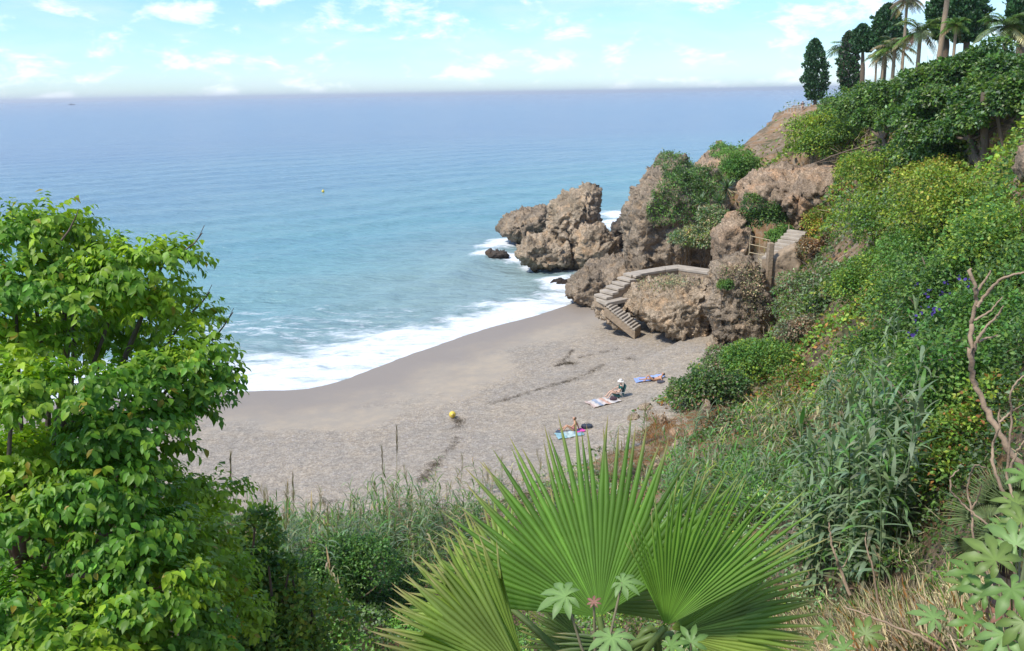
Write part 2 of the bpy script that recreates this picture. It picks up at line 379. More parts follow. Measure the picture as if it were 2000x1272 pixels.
# breaking swell a little way out
cw = np.exp(-((off - 17 - warp * .35) / 2.2) ** 2); z += cw * .45 * edge
wash = np.clip(1 - np.abs(off - 4.5) / 5, 0, 1)
lobe = n2(sx, sy, .10, 2, 4.4)
z += wash * (.20 + .16 * n2(sx, sy, .7, 3, 6.0)) * (sy < 90)
z += .02 + .06 * lobe * np.clip(1 - off / 6, 0, 1)
sq = np.arange(len(sx)).reshape(SX.shape); sq = np.stack([sq[:-1, :-1], sq[:-1, 1:], sq[1:, 1:], sq[1:, :-1]], -1).reshape(-1, 4)
keep = (off[sq] > -6).any(1)
me = raw_mesh('sea', np.stack([sx, sy, z], 1), sq[keep], None, True)
def fattr(me, name, v):
    a = me.attributes.new(name, 'FLOAT', 'POINT'); a.data.foreach_set('value', np.ascontiguousarray(v, np.float32))
fattr(me, 'offshore', np.clip(off, -10, 5000))
beachy = np.clip((88 - sy) / 10, 0, 1) * np.clip((sx + 60) / 10, 0, 1)
fattr(me, 'surf', beachy)
RF = [(*atz(px, py, 0)[:2], r) for px, py, r in [(975,480,5.5),(1010,505,4.5),(1050,520,4),(1100,525,4),(1110,560,4.5),(960,500,4),(1000,468,4),(1200,435,5.5),(1215,420,7),(1200,445,4),(1205,470,3),(985,470,4), (1090,550,4)]]
rf = np.zeros(len(sx))
for a_, b_, r_ in RF: rf = np.maximum(rf, np.exp(-((sx - a_) ** 2 + (sy - b_) ** 2) / (.8 * r_) ** 2))
fattr(me, 'rockfoam', rf)
fattr(me, 'foamdist', np.clip(off, -10, 500) / np.clip(1.05 - (sx + 12) / 34, .55, 1.4))
m, nt, out = mat('sea_water'); b = NB(nt); Pn = b.n('ShaderNodeNewGeometry').outputs['Position']
of = b.attr('offshore').outputs['Fac']; sf = b.attr('surf').outputs['Fac']; rfm = b.attr('rockfoam').outputs['Fac']
st = b.n('ShaderNodeMapping', {'Vector': Pn, 'Rotation': (0, 0, R_(-38)), 'Scale': (.35, 1.0, 1.0)}).outputs[0]
nb = b.noise(st, .018, 3); nbm = b.math('MULTIPLY', b.math('SUBTRACT', nb, .5), 60)
o2 = b.math('ADD', of, nbm)
c = b.mix(b.ramp(o2, 0, 34), (.26, .35, .33), (.17, .335, .35))
c = b.mix(b.ramp(o2, 25, 120), c, (.17, .285, .335))
c = b.mix(b.ramp(o2, 90, 300), c, (.165, .235, .305))
c = b.mix(b.ramp(of, 350, 3000), c, (.20, .225, .275))
patch = b.ramp(b.noise(st, .05, 4), .35, .7)
c = b.mix(b.math('MULTIPLY', patch, .35), c, b.mix(1.0, c, (.62, .78, .95), 'MULTIPLY'))
wv = b.math('ADD', b.math('MULTIPLY', b.noise(st, .9, 5, .6), 1.0), b.math('MULTIPLY', b.noise(st, .12, 4), 3.0))
bp = b.n('ShaderNodeBump', {'Strength': 1.0, 'Distance': .75, 'Height': wv})
wat = b.n('ShaderNodeBsdfPrincipled', {'Base Color': c, 'Roughness': .22, 'IOR': 1.33, 'Specular IOR Level': .42, 'Normal': bp.outputs[0]})
# foam
sh = b.n('ShaderNodeMapping', {'Vector': Pn, 'Rotation': (0, 0, R_(-50)), 'Scale': (.32, 1.0, 1.0)}).outputs[0]
la = b.noise(Pn, .55, 8, .66); ls = b.noise(sh, .5, 8, .68); fine = b.noise(sh, 2.2, 6, .7)
lobe = b.math('MULTIPLY', b.math('SUBTRACT', b.noise(Pn, .07, 3), .5), 11)
oo = b.math('ADD', b.attr('foamdist').outputs['Fac'], lobe)
band = b.ramp(oo, 12, 2.5)
tex = b.math('ADD', b.math('MULTIPLY', ls, .65), b.math('MULTIPLY', fine, .35))
f1 = b.ramp(b.math('ADD', b.math('MULTIPLY', band, .42), tex), .73, .95)
ridge = b.math('ABSOLUTE', b.math('SUBTRACT', b.noise(sh, .22, 7, .62), .5))
f2 = b.math('MULTIPLY', b.math('MULTIPLY', b.ramp(ridge, .035, .0), b.ramp(fine, .40, .62)), b.math('MULTIPLY', b.ramp(oo, 34, 10), b.ramp(b.noise(st, .05, 3), .42, .56)))
f3 = b.ramp(b.math('ADD', b.math('MULTIPLY', rfm, .5), b.math('ADD', b.math('MULTIPLY', la, .6), b.math('MULTIPLY', fine, .4))), .70, .95)
ff = b.math('MAXIMUM', b.math('MULTIPLY', b.math('MAXIMUM', f1, b.math('MULTIPLY', f2, .75)), sf), f3)
fb = b.n('ShaderNodeBump', {'Strength': .6, 'Distance': .2, 'Height': b.noise(Pn, 1.6, 6, .65)})
foam = b.n('ShaderNodeBsdfPrincipled', {'Base Color': (.74, .77, .78), 'Roughness': .8, 'Specular IOR Level': .2, 'Normal': fb.outputs[0]})
x = b.n('ShaderNodeMixShader', {0: ff, 1: wat.outputs[0], 2: foam.outputs[0]}); nt.links.new(x.outputs[0], out.inputs[0])
tag(mobj('sea', me, m), kind='structure')

# ------------------------------------------------------------------ haze over the sea
hz = box_mesh('haze', 110000, 110000, 62)
m, nt, out = mat('sea_haze'); b = NB(nt)
v = b.n('ShaderNodeVolumePrincipled', {'Color': (.95, .97, .99), 'Density': 1.3e-4, 'Anisotropy': .2}); nt.links.new(v.outputs[0], out.inputs['Volume'])
ho = mobj('haze', hz, m, loc=(0, 0, 62 / 2 - 8)); tag(ho, 'thin pale sea haze that fades the horizon', 'haze', kind='stuff')

# ------------------------------------------------------------------ rocks
def hull_lump(bm, outline, D, thick, taper=.6, back=None):
    pts = [atd(px, py, D) for px, py in outline]; c = np.mean(pts, 0)
    view = np.array([c[0], c[1], 0]) / math.hypot(c[0], c[1]); vs = []
    for p_ in pts: vs.append(bm.verts.new(p_))
    for s_, t_ in ((-.5, taper), (.5, taper), (-.3, .87), (.3, .87)):
        for p_ in pts:
            q = c + (p_ - c) * t_ + view * thick * s_; q[2] -= (0.0 if s_ > 0 else .04) * thick * abs(s_)
            vs.append(bm.verts.new(q))
    r = bmesh.ops.convex_hull(bm, input=vs)
    junk = [g for g in r['geom_interior'] + r['geom_unused'] if isinstance(g, bmesh.types.BMVert)]
    bmesh.ops.delete(bm, geom=list(set(junk)), context='VERTS')
def remesh(bm, voxel, name):
    me = bpy.data.meshes.new(name); bm.to_mesh(me); bm.free()
    o = bpy.data.objects.new(name, me); COL.objects.link(o)
    md = o.modifiers.new('r', 'REMESH'); md.mode = 'VOXEL'; md.voxel_size = voxel
    dg = bpy.context.evaluated_depsgraph_get(); ev = o.evaluated_get(dg)
    out_ = bpy.data.meshes.new_from_object(ev); bpy.data.objects.remove(o); return out_
def rough(me, amp, scale, seed, strata=0.0):
    n = len(me.vertices); V = np.empty(n * 3, np.float32); me.vertices.foreach_get('co', V); V = V.reshape(-1, 3).astype(float)
    N = np.empty(n * 3, np.float32); me.vertices.foreach_get('normal', N); N = N.reshape(-1, 3).astype(float)
    q = V * scale + seed
    q = q + .35 * np.stack([gnoise(q + 5), gnoise(q + 31), gnoise(q + 57)], 1)
    def rg(x_): return 1 - 2 * np.abs(gnoise(x_))
    q2 = q + .22 * np.stack([gnoise(q * 3 + 5), gnoise(q * 3 + 31), gnoise(q * 3 + 57)], 1)
    d = amp * (.66 * facet(q2 * [.8, .8, .55]) + .40 * facet(q2 * [1.7, 1.7, 1.2] + 9) + .24 * facet(q2 * 3.9 + 4) + .15 * rg(q * 5.6 + 3) + .10 * rg(q * 11 + 9) - .18
               - np.clip(.08 - np.abs(gnoise(q * .9 + 60)), 0, 1) * 6)
    if strata: d += strata * gnoise(np.stack([V[:, 0] * .25, V[:, 1] * .25, (V[:, 2] + .25 * V[:, 0]) * 1.7], 1))
    V = V + N * d[:, None]
    me.vertices.foreach_set('co', V.astype(np.float32).ravel()); me.update()
    me.polygons.foreach_set('use_smooth', np.ones(len(me.polygons), bool)); return V
def rock(name, lumps, label, m, voxel=.28, amp=.5, scale=.55, seed=0.0, strata=0.0, cat='rock', group=None):
    bm = bmesh.new()
    for l in lumps: hull_lump(bm, *l)
    me = remesh(bm, voxel, name); V = rough(me, amp, scale, seed, strata)
    c = np.array([V[:, 0].mean(), V[:, 1].mean(), V[:, 2].min()])
    me.vertices.foreach_set('co', (V - c).astype(np.float32).ravel()); me.update()
    o = mobj(name, me, m, None, c); tag(o, label, cat, group); o['_v'] = 0; del o['_v']
    ROCKV[label] = V; return o
ROCKV = {}
rock('sea_stack', [([(1045,505),(1062,462),(1078,402),(1110,380),(1148,360),(1163,368),(1170,430),(1180,480),(1150,515)], 95, 8),
    ([(1008,488),(1024,466),(1060,455),(1110,470),(1122,518),(1045,524)], 91.5, 6), ([(1120,520),(1122,455),(1150,430),(1178,440),(1202,470),(1200,505),(1170,522)], 92.5, 7)],
    'tall jagged tan sea rock rising from the foam', ROCK, .2, .75, .5, 3.3, .25)
rock('sea_rock', [([(974,444),(986,424),(1025,414),(1068,406),(1088,435),(1070,470),(1005,466),(984,458)], 108, 9)], 'low dark rock running seaward behind the tall sea rock', ROCKG, .22, .7, .55, 8.1, .2)
rock('shore_rock', [([(1196,438),(1216,426),(1242,432),(1245,482),(1203,480)], 104, 6)], 'dark wet rock in the gap by the cove', ROCKD, .3, .6, .6, 5.2)
rock('shore_rock', [([(1185,482),(1200,476),(1213,484),(1212,502),(1188,502)], 97, 3)], 'small dark rock at the foot of the cove sand', ROCKD, .22, .35, .8, 6.2)
rock('shore_rock', [([(948,496),(965,489),(992,492),(996,503),(955,503)], 97.8, 2.6)], 'small black rock awash in foam', ROCKD, .18, .3, .9, 2.2)
rock('shore_rock', [([(1074,552),(1090,544),(1112,548),(1116,560),(1080,561)], 83.5, 2.2)], 'low wet rock in the surf by the ledge', ROCKD, .18, .3, .9, 4.7)
rock('rock_ledge', [([(1106,568),(1118,536),(1150,520),(1200,545),(1195,590),(1140,598)], 76, 6), ([(1130,560),(1150,518),(1200,506),(1262,514),(1270,560),(1200,580)], 79, 8)],
    'broad grey rock ledge at the end of the surf', ROCKG, .18, .5, .6, 1.7, .15)
rock('headland_rock', [([(1217,525),(1220,455),(1232,405),(1262,352),(1296,303),(1330,306),(1370,340),(1385,420),(1340,535)], 87, 13), ([(1320,530),(1320,400),(1345,330),(1400,345),(1425,400),(1410,520)], 89, 12)],
    'big steep headland rock with green shrubs on its crown', ROCKG, .25, .75, .42, 9.4, .2)
rock('headland_rock', [([(1352,450),(1358,322),(1388,290),(1412,282),(1470,306),(1490,350),(1490,450)], 112, 15)], 'pale brown rock with green cap behind the headland', ROCKB, .42, .9, .4, 2.9)
rock('overhanging_rock', [([(1450,400),(1450,352),(1478,336),(1540,330),(1600,345),(1600,400),(1540,400),(1500,408)], 75, 10), ([(1500,370),(1560,335),(1630,335),(1650,400),(1600,440),(1556,446),(1530,410)], 73, 9)],
    'overhanging orange brown rock above the upper steps', ROCKB, .22, .65, .5, 7.7)
rock('rock_mound', [([(1390,520),(1396,452),(1425,420),(1458,424),(1474,470),(1470,520)], 70, 5)], 'rounded orange mound beside the wooden gate', ROCKB, .24, .4, .7, 6.6)
rock('rock_block', [([(1205,592),(1235,556),(1310,545),(1350,548),(1350,640),(1290,628),(1240,606)], 65, 6), ([(1262,600),(1330,552),(1382,552),(1393,600),(1390,652),(1360,662),(1312,648),(1275,630)], 60.5, 5)],
    'pitted tan rock carrying the walkway above the beach', ROCK, .13, .5, .75, 4.4, .12)
rock('rock_block', [([(1386,560),(1398,520),(1425,502),(1462,506),(1490,530),(1500,600),(1496,672),(1430,676),(1392,650)], 58, 6)], 'tall shaggy brown rock block below the wooden gate', ROCKG, .13, .5, .75, 12.4, .12)
rock('rock_block', [([(1158,604),(1162,582),(1200,576),(1235,590),(1215,616),(1170,618)], 65, 3.2), ([(1172,606),(1190,600),(1215,618),(1240,640),(1238,650),(1205,640),(1180,622)], 62.6, 1.5)], 'rough rock foot under the stair landing', ROCK, .16, .35, .9, 13.1)
rock('boulder', [([(1986,320),(1994,288),(2030,274),(2070,300),(2070,360),(2000,350)], 34, 3)], 'smooth orange boulder at the cliff edge below the dark tree', ROCKB, .16, .25, .6, 3.9, cat='boulder')
rock('promontory_cliff', [([(1470,430),(1476,312),(1498,268),(1532,220),(1600,216),(1680,214),(1700,430)], 129, 24, .93)], 'brown promontory cliff falling to the sea below the terrace', ROCKB, .7, 1.2, .28, 5.9, .3, cat='cliff')
rock('cliff_wall', [([(1895,350),(1905,260),(1930,215),(2040,200),(2060,360)], 52, 5)], 'shadowed cliff wall under the dark evergreen tree', ROCKB, .3, .5, .5, 8.8, cat='cliff')
# boulders on the slope
for px, py, w_, h_, lab in [(1395,672,17,16,'pale boulder at the foot of the shaggy rock'),(1425,688,16,9,'flat pale stone between bush and shaggy rock'),(1457,686,20,9,'long pale stone beside the wooden post'),
        (1381,800,9,20,'upright pale stone beside the beach edge bush'),(1400,818,13,10,'pale rounded stone under the beach edge bush'),(1296,822,10,15,'pointed pale stone on the orange patch'),
        (1352,850,13,9,'round grey stone on the orange patch'),(1330,878,24,13,'broad pale stone below the orange patch'),(1284,908,15,12,'white stone at the edge of the reeds'),(1318,845,14,9,'half buried stone in the orange patch'),
        (1262,795,16,6,'thin brown ledge stone at the beach edge'),(1238,815,14,5,'brown ledge stone jutting onto the beach'), (1390,850,14,12,'grey stone by the purple brown shrub')]:
    p_ = hit(px, py + h_ * .5); D_ = math.hypot(p_[0], p_[1]); o_ = [(px - w_, py + h_), (px - w_ * .9, py - h_ * .2), (px - w_ * .2, py - h_), (px + w_ * .6, py - h_ * .7), (px + w_, py + h_ * .3), (px + w_ * .8, py + h_)]
    rock('boulder', [(o_, D_, w_ * 2 * D_ / F)], lab, ROCK if 'orange' not in lab else ROCKB, max(.05, w_ * D_ / F * .12), .12, 1.6, px * .013, cat='boulder', group='boulders at the slope foot')

# ------------------------------------------------------------------ stairs, walkway, gate
def slab(name, P4, th, m, parent, loc):
    """a slab from four top corner points"""
    P4 = np.array(P4) - loc; n = len(P4); V = np.vstack([P4, P4 - [0, 0, th]])
    bm = bmesh.new(); vs = [bm.verts.new(v_) for v_ in V]
    bm.faces.new(vs[:n]); bm.faces.new(vs[n:][::-1])
    for i in range(n): bm.faces.new((vs[i], vs[i + n], vs[(i + 1) % n + n], vs[(i + 1) % n]))
    bmesh.ops.recalc_face_normals(bm, faces=bm.faces); bmesh.ops.bevel(bm, geom=bm.edges[:], offset=.02, segments=1, affect='EDGES')
    me = bpy.data.meshes.new(name); bm.to_mesh(me); bm.free(); return mobj(name, me, m, parent)
def flight(name, a, b_, n, width, label, th=.2, fill=True):
    a = np.array(a); b_ = np.array(b_); root = empty(name, a); tag(root, label, 'stairs')
    run = (b_ - a) * [1, 1, 0]; L = np.linalg.norm(run); e = run / L; s_ = np.array([-e[1], e[0], 0]) * width / 2
    for i in range(n):
        p0 = a + run * (i / n); p1 = a + run * ((i + 1.08) / n); zt = a[2] + (b_[2] - a[2]) * (i + 1) / n
        j = rng.normal(0, .025, 4); q = [p0 - s_ * (1 + j[0]), p1 - s_ * (1 + j[1]), p1 + s_ * (1 + j[2]), p0 + s_ * (1 + j[3])]
        q = [np.array([v_[0], v_[1], zt + rng.normal(0, .012)]) for v_ in q]; slab('step', q, th, CONC, root, a)
    bm_q = [a - s_ * .93, b_ - s_ * .93, b_ + s_ * .93, a + s_ * .93]
    bm_q = [np.array([v_[0], v_[1], v_[2] - (.02 if k in (0, 3) else .2)]) for k, v_ in enumerate(bm_q)]
    slab('stringer', bm_q, .75, MASON, root, a); return root
pA, pB = atz(1246, 642, 1.75), atd(1186, 590, 62.3)
flight('beach_stairs', pA, pB, 12, 1.35, 'narrow concrete steps leading down onto the beach', .16)
pC, pD = atd(1172, 578, 63.2), atd(1240, 534, 66.2)
lz = pB[2] + .02
root = empty('landing', pC); tag(root, 'concrete landing joining the two lower flights', 'landing')
slab('deck', [atz(1160, 580, lz), atz(1186, 592, lz), atz(1232, 582, lz), atz(1226, 566, lz), atz(1180, 566, lz)], .3, CONC, root, pC)
flight('terrace_stairs', np.array([pC[0], pC[1], lz]), pD, 6, 1.5, 'broad concrete steps climbing to the walkway', .2)
wz = pD[2] + .02; W4 = [atz(1232, 538, wz), atz(1300, 527, wz), atz(1325, 524, wz), atz(1390, 533, wz)]
root = empty('walkway', W4[0]); tag(root, 'pale concrete walkway with rubble wall above the tan rock', 'walkway')
back = [w_ + np.array([.25, 1.5, 0]) for w_ in W4]
for i in range(3): slab('deck', [W4[i], W4[i + 1] - (W4[i + 1] - W4[i]) * .004, back[i + 1] - (back[i + 1] - back[i]) * .004, back[i]], .22, CONC, root, W4[0])
for i in range(3):
    a_, b_ = W4[i], W4[i + 1] - (W4[i + 1] - W4[i]) * .005
    slab('retaining_wall', [a_ + [0, .06, -.224], b_ + [0, .06, -.224], b_ + [0, .46, -.224], a_ + [0, .46, -.224]], 1.7, MASON, root, W4[0])
WOOD = plain('weathered_wood', (.42, .33, .2), .85, .15, .35, 8)
def bar(name, a, b_, w_, m, parent, loc):
    A_ = Acc(); A_.tube([np.array(a) - loc, np.array(b_) - loc], w_, (1, 1, 1), 4); return A_.build(name, m, parent)
g0 = atd(1462, 512, 63.5); g1 = atd(1500, 520, 61.8); gh = np.array([0, 0, 2.15])
root = empty('wooden_gate', g0); tag(root, 'weathered wooden lattice gate beside the stone pillar', 'gate')
for t_ in (0, .5, 1): bar('stile', g0 + (g1 - g0) * t_ - [0, 0, .1], g0 + (g1 - g0) * t_ + gh * (1 - .06 * t_), .05 if t_ != .5 else .032, WOOD, root, g0)
for k in (.06, .36, .66, .96): bar('rail', g0 + gh * k, g1 + gh * k * .96, .04, WOOD, root, g0)
bar('brace', g0 + [-.45, -.3, -.1], g0 + gh * .33, .035, WOOD, root, g0); bar('brace', g1 + [-.1, -.3, .0], g0 + (g1 - g0) * .5 + gh * .2, .035, WOOD, root, g0)
pp = atd(1499, 560, 60.3); pt = atd(1499, 474, 60.3)
sp = mobj('stone_pillar', box_mesh('stone_pillar', .42, .5, pt[2] - pp[2] + 1.5, .05), MASON, None, (pp[0], pp[1], (pt[2] + pp[2] - 1.5) / 2)); tag(sp, 'slim stone pillar between gate and upper steps', 'pillar')
uA, uB = atd(1505, 508, 61.0), atd(1560, 450, 64.5)
flight('upper_stairs', uA, uB, 9, 1.5, 'upper stone steps climbing past the gate under the overhang', .2)
root = None
q0 = atd(1508, 505, 60.1); q1 = atd(1556, 462, 63.4)
A_ = Acc(); bm = bmesh.new()
hull_lump(bm, [(1503,520),(1508,500),(1556,472),(1566,520),(1550,565),(1505,565)], 61.2, 1.6, .9)
me = remesh(bm, .16, 'support_wall'); rough(me, .14, 1.2, 3.0); o = mobj('support_wall', me, MASON); tag(o, 'dark rubble wall holding up the upper steps', 'wall')
p_ = hit(1483, 668); po = mobj('wooden_post', box_mesh('wooden_post', .16, .16, 1.1, .03), CONC, None, (p_[0], p_[1], p_[2] + .4)); tag(po, 'short pale post standing beside the shaggy rock', 'post')
p_ = atd(1539, 462, 65.5); po = mobj('handrail_post', box_mesh('handrail_post', .07, .07, 1.6, .01), WOOD, None, (p_[0], p_[1], p_[2] + .1)); tag(po, 'thin pole at the head of the upper steps', 'post')

# ------------------------------------------------------------------ vegetation
def lobes_leaves(C, Rr, n, size, spec, tpl, acc, droop=.35, shell=.55, up=.6, jit=.22, clump=None, minz=None):
    """leaves through a lumpy ellipsoid at C with radii Rr; colour varies by clump"""
    d = rand_dirs(n); d[:, 2] = np.where(d[:, 2] < -.5, -d[:, 2], d[:, 2])
    lump = 1 + .28 * gnoise(d * 2.1 + C * .7) + .16 * gnoise(d * 4.7 + C)
    rad = (shell + (1 - shell) * rng.random(n) ** .5) * lump
    P = C + d * rad[:, None] * Rr
    if minz is not None:
        ok = P[:, 2] > minz(P[:, 0], P[:, 1]) - .05; P, d = P[ok], d[ok]; n = len(P)
    ax = unit(d * .7 + rand_dirs(n) * .75 + [0, 0, -droop]); nr = unit(d * .5 + rand_dirs(n) * .55 + [0, 0, up])
    col = palette(spec, n, jit)
    if clump:
        k = gnoise(P * clump[0] + 11); col *= np.exp(k * clump[1])[:, None]; col[:, 0] *= np.exp(k * .25)
    acc.scatter(tpl, P, frames(ax, nr), size * rng.uniform(.7, 1.3, n), col)
def stems(acc, base, C, Rr, n, r=.03, col=(.17, .13, .09)):
    for _ in range(n):
        d = rand_dirs(1)[0]; d[2] = abs(d[2]); e = C + d * Rr * .8; b0 = base + rng.normal(0, .12, 3) * [1, 1, 0]
        t = np.linspace(0, 1, 5)[:, None]; pts = b0 * (1 - t) + e * t + np.sin(t * 3.1) * rng.normal(0, .12, 3) * Rr.mean()
        acc.tube(pts, np.linspace(r, r * .3, 5), col, 5)
def shrub(name, px, py, rx, rz, n, size, spec, label, cat='shrub', lobes=6, mat_=LEAF, group='shrubs on the slope', D=None, lift=.35, tpl=LEAF2, clump=(.9, .35), ry=None, seedless=False, twigs=6):
    b0 = hit(px, py) if D is None else atd(px, py, D)
    if D is not None: b0 = b0.copy()
    g0 = b0.copy(); g0[2] = float(H(b0[0], b0[1])[0])
    root = empty(name, g0); tag(root, label, cat, group)
    C0 = b0 + [0, 0, rz * lift]; ry = ry or rx * .8; acc = Acc()
    for k in range(lobes):
        a = rng.uniform(0, 6.28); q = rng.random() ** .5 * .62
        c_ = C0 + np.array([math.cos(a) * q * rx, math.sin(a) * q * ry, rng.uniform(-.35, .45) * rz])
        if D is None: c_[2] = max(c_[2], float(H(c_[0], c_[1])[0]) + .2 * rz)
        rr = np.array([rx, ry, rz]) * rng.uniform(.38, .58)
        lobes_leaves(c_, rr, n // lobes, size, spec, tpl, acc, clump=clump, minz=H)
    f_ = acc.build('foliage', mat_, root, g0); f_['kind'] = 'stuff'
    if twigs:
        A_ = Acc(); stems(A_, g0, C0, np.array([rx, ry, rz]), twigs, .03 + .01 * rx); A_.build('branches', BARK, root, g0)
    return root

# --- ground cover over the slope (uncountable): leaf carpet with lumps, dry stalks, twigs
bare = [(hit(px, py)[:2], r) for px, py, r in [(1330,835,3.6),(1290,880,2.7),(1370,865,2.4),(1250,905,1.9),(1260,840,1.9),(1400,690,2.2),(1345,900,1.2),(1505,262,11),(1490,290,9),(1530,232,10)]]
zones = [(hit(px, py), r, sp) for px, py, r, sp in [
    (1600,270,12,dict(L=6,G=3,Y=1)),(1600,300,9,dict(L=5,G=2,B=2)),(1650,335,6,dict(B=5,S=2,G=2,L=1)),(1700,345,7,dict(L=5,Y=2,G=3)),(1600,390,5,dict(B=7,S=2)),(1640,400,5,dict(B=6,S=2,L=1)),(1600,440,4,dict(Y=3,O=2,L=3,G=2)),
    (1590,480,3,dict(O=3,Y=3,G=4,B=1)),(1680,440,3,dict(B=3,G=5,L=2)),(1750,390,5,dict(Y=3,L=4,G=3)),(1820,400,4,dict(Y=4,L=4,O=1)),(1900,420,6,dict(L=5,G=4,Y=3)),(1960,480,5,dict(L=4,G=5,Y=2)),
    (1700,520,4,dict(G=5,B=2,R=2)),(1620,560,4,dict(R=6,G=3,B=1)),(1560,650,3,dict(B=4,R=3,G=2)),(1560,590,3,dict(R=4,G=3,B=3)),(1720,600,2.5,dict(B=3,S=1,G=5)),(1800,520,4,dict(G=6,E=3)),(1880,600,4,dict(D=5,G=5)),(1950,620,4,dict(G=5,L=2,D=3)),
    (1680,640,3,dict(L=4,G=5)),(1760,700,3,dict(G=5,D=4)),(1550,740,3,dict(O=2,B=1,G=4,E=1)),(1520,770,2.5,dict(O=3,Y=2,G=3)),(1620,720,3,dict(G=6,E=2,O=1)),(1850,760,3,dict(G=4,D=6)),(1900,740,3,dict(E=5,G=3)),(1850,900,3,dict(D=4,G=5)),
    (1500,850,3,dict(S=2,R=4,L=2,G=3)),(1450,830,2.5,dict(B=5,O=2,G=2)),(1400,950,3,dict(E=4,R=4,G=2)),(1320,840,2.5,dict(O=8,B=1)),(700,1050,4,dict(R=5,G=3,S=1)),(1000,1000,4,dict(R=5,S=3)),(600,1120,4,dict(R=4,G=4)),(700,1180,3,dict(G=5,E=3)),
    (1720,1250,3.0,dict(S=6,B=2,G=1)),(1800,1200,2.0,dict(S=4,B=2,G=3)),(1900,1230,2.5,dict(S=1,G=5,E=2)),(1850,1060,2.5,dict(D=5,G=3)),(1700,1100,3,dict(R=4,D=3)),(1800,250,10,dict(G=5,D=4)),(1950,330,4,dict(D=6,B=2))]]
zc = np.array([z_[0][:2] for z_ in zones]); zr = np.array([z_[1] for z_ in zones]); zw = np.array([[z_[2].get(k, 0) for k in PK] for z_ in zones], float); zw /= zw.sum(1, keepdims=True)
def cover_points(n):
    u = rng.random(n); D_ = 5 * (150 / 5) ** u; t = rng.uniform(-.75, .8, n)
    x_ = D_ * np.sin(t); y_ = D_ * np.cos(t); z_ = H(x_, y_)
    ix, iy, zf = proj(np.stack([x_, y_, z_], 1))
    sl = np.hypot(H(x_ + .5, y_) - H(x_ - .5, y_), H(x_, y_ + .5) - H(x_, y_ - .5))
    ok = (z_ > 2.35 + .3 * n2(x_, y_, .6, 2, 1.0)) & (ix > -150) & (ix < 2150) & (iy < 1500) & (rng.random(n) < np.clip(.7 + sl * .5, 0, 1))
    for c_, r_ in bare:
        dd = np.hypot(x_ - c_[0], y_ - c_[1]); ok &= (dd > r_ * (1 + .4 * n2(x_, y_, .8, 2, 4.0))) | (rng.random(n) < .10)
    return x_[ok], y_[ok], z_[ok], D_[ok]
x_, y_, z_, D_ = cover_points(570000)
def mounds(x, y, cell, seed, r0=.62, r1=1.05, hs=.62):
    """rounded plant mounds on a jittered lattice: height, outward tilt and a random id for each point"""
    best = np.full(len(x), -1.0); tx = np.zeros(len(x)); ty = np.zeros(len(x)); rid = np.zeros(len(x)); ci, cj = np.floor(x / cell).astype(int), np.floor(y / cell).astype(int)
    for a in (-1, 0, 1):
        for b in (-1, 0, 1):
            i, j = ci + a, cj + b; h = _perm[(_perm[(i + seed) & 255] + j) & 255]; cx = (i + .5 + .45 * _grad[h, 0]) * cell; cy = (j + .5 + .45 * _grad[h, 1]) * cell
            rr = cell * (r0 + (r1 - r0) * (h % 17) / 16); d = np.hypot(x - cx, y - cy) / rr; hh = np.sqrt(np.clip(1 - d * d, 0, 1)) * rr * hs * (.6 + (h % 11) / 11)
            m_ = hh > best; best[m_] = hh[m_]; tx[m_] = ((x - cx) / rr)[m_]; ty[m_] = ((y - cy) / rr)[m_]; rid[m_] = (h / 255.)[m_]
    return np.maximum(best, 0), tx, ty, rid
h1, tx1, ty1, id1 = mounds(x_, y_, 2.7, 5, .42, .74, 1.15); h2_, tx2, ty2, id2 = mounds(x_, y_, .95, 77, hs=.5)
h1 *= np.where(D_ > 92, .35, 1.0) * np.where((x_ < 7) & (y_ < 36), .3, 1.0)
for q_ in np.linspace(0, 1, 6):
    sp_ = uA * (1 - q_) + uB * q_; k_ = np.clip(np.hypot(x_ - sp_[0], y_ - sp_[1]) / 3.2, .08, 1); h1 *= k_
hgt_ = (h1 + h2_ * .7) * (.62 + .38 * rng.random(len(x_)) ** .5) * np.clip(D_ / 24, .3, 1) + .04
Pc = np.stack([x_, y_, z_ + hgt_ * np.clip((z_ - 2.2) * .5, .1, 1)], 1)
outw = unit(np.stack([tx1 + .6 * tx2, ty1 + .6 * ty2, np.full(len(x_), .55)], 1))
d2 = (x_[:, None] - zc[None, :, 0]) ** 2 + (y_[:, None] - zc[None, :, 1]) ** 2
wz_ = np.exp(-d2 / (zr ** 2)[None]) + 1e-9
nzw = np.exp(n2(x_, y_, .5, 3, 7.0)[:, None] * np.random.default_rng(5).normal(0, 1.0, len(zones))[None]); wz_ *= nzw * np.exp(1.5 * np.sin(id1[:, None] * 40 + np.arange(len(zones))[None] * 2.1))
pw = wz_ @ zw; fall = np.array([dict(G=5, D=1, R=2, L=2, E=2).get(k, 0) for k in PK], float); pw += fall / fall.sum() * .06
pw /= pw.sum(1, keepdims=True); cum = np.cumsum(pw, 1)
kind = (rng.random(len(x_))[:, None] > cum).sum(1).clip(0, len(PK) - 1)
colc = PV[kind] * np.exp(rng.normal(0, .2, (len(x_), 1))) * np.exp(gnoise(Pc * .8) * .2 + (id1 - .5) * .9 + (id2 - .5) * .4)[:, None]
nn = len(x_); ax = unit(rand_dirs(nn) + outw * .5 + [0, 0, -.35]); nr = unit(rand_dirs(nn) * .6 + outw)
sz = np.clip(.0050 * D_, .10, .42) * rng.uniform(.65, 1.35, nn)
dryk = np.isin(kind, [PK.index('B'), PK.index('S')])
A_ = Acc(); A_.scatter(LEAF2, Pc[~dryk], frames(ax, nr)[~dryk], sz[~dryk], colc[~dryk])
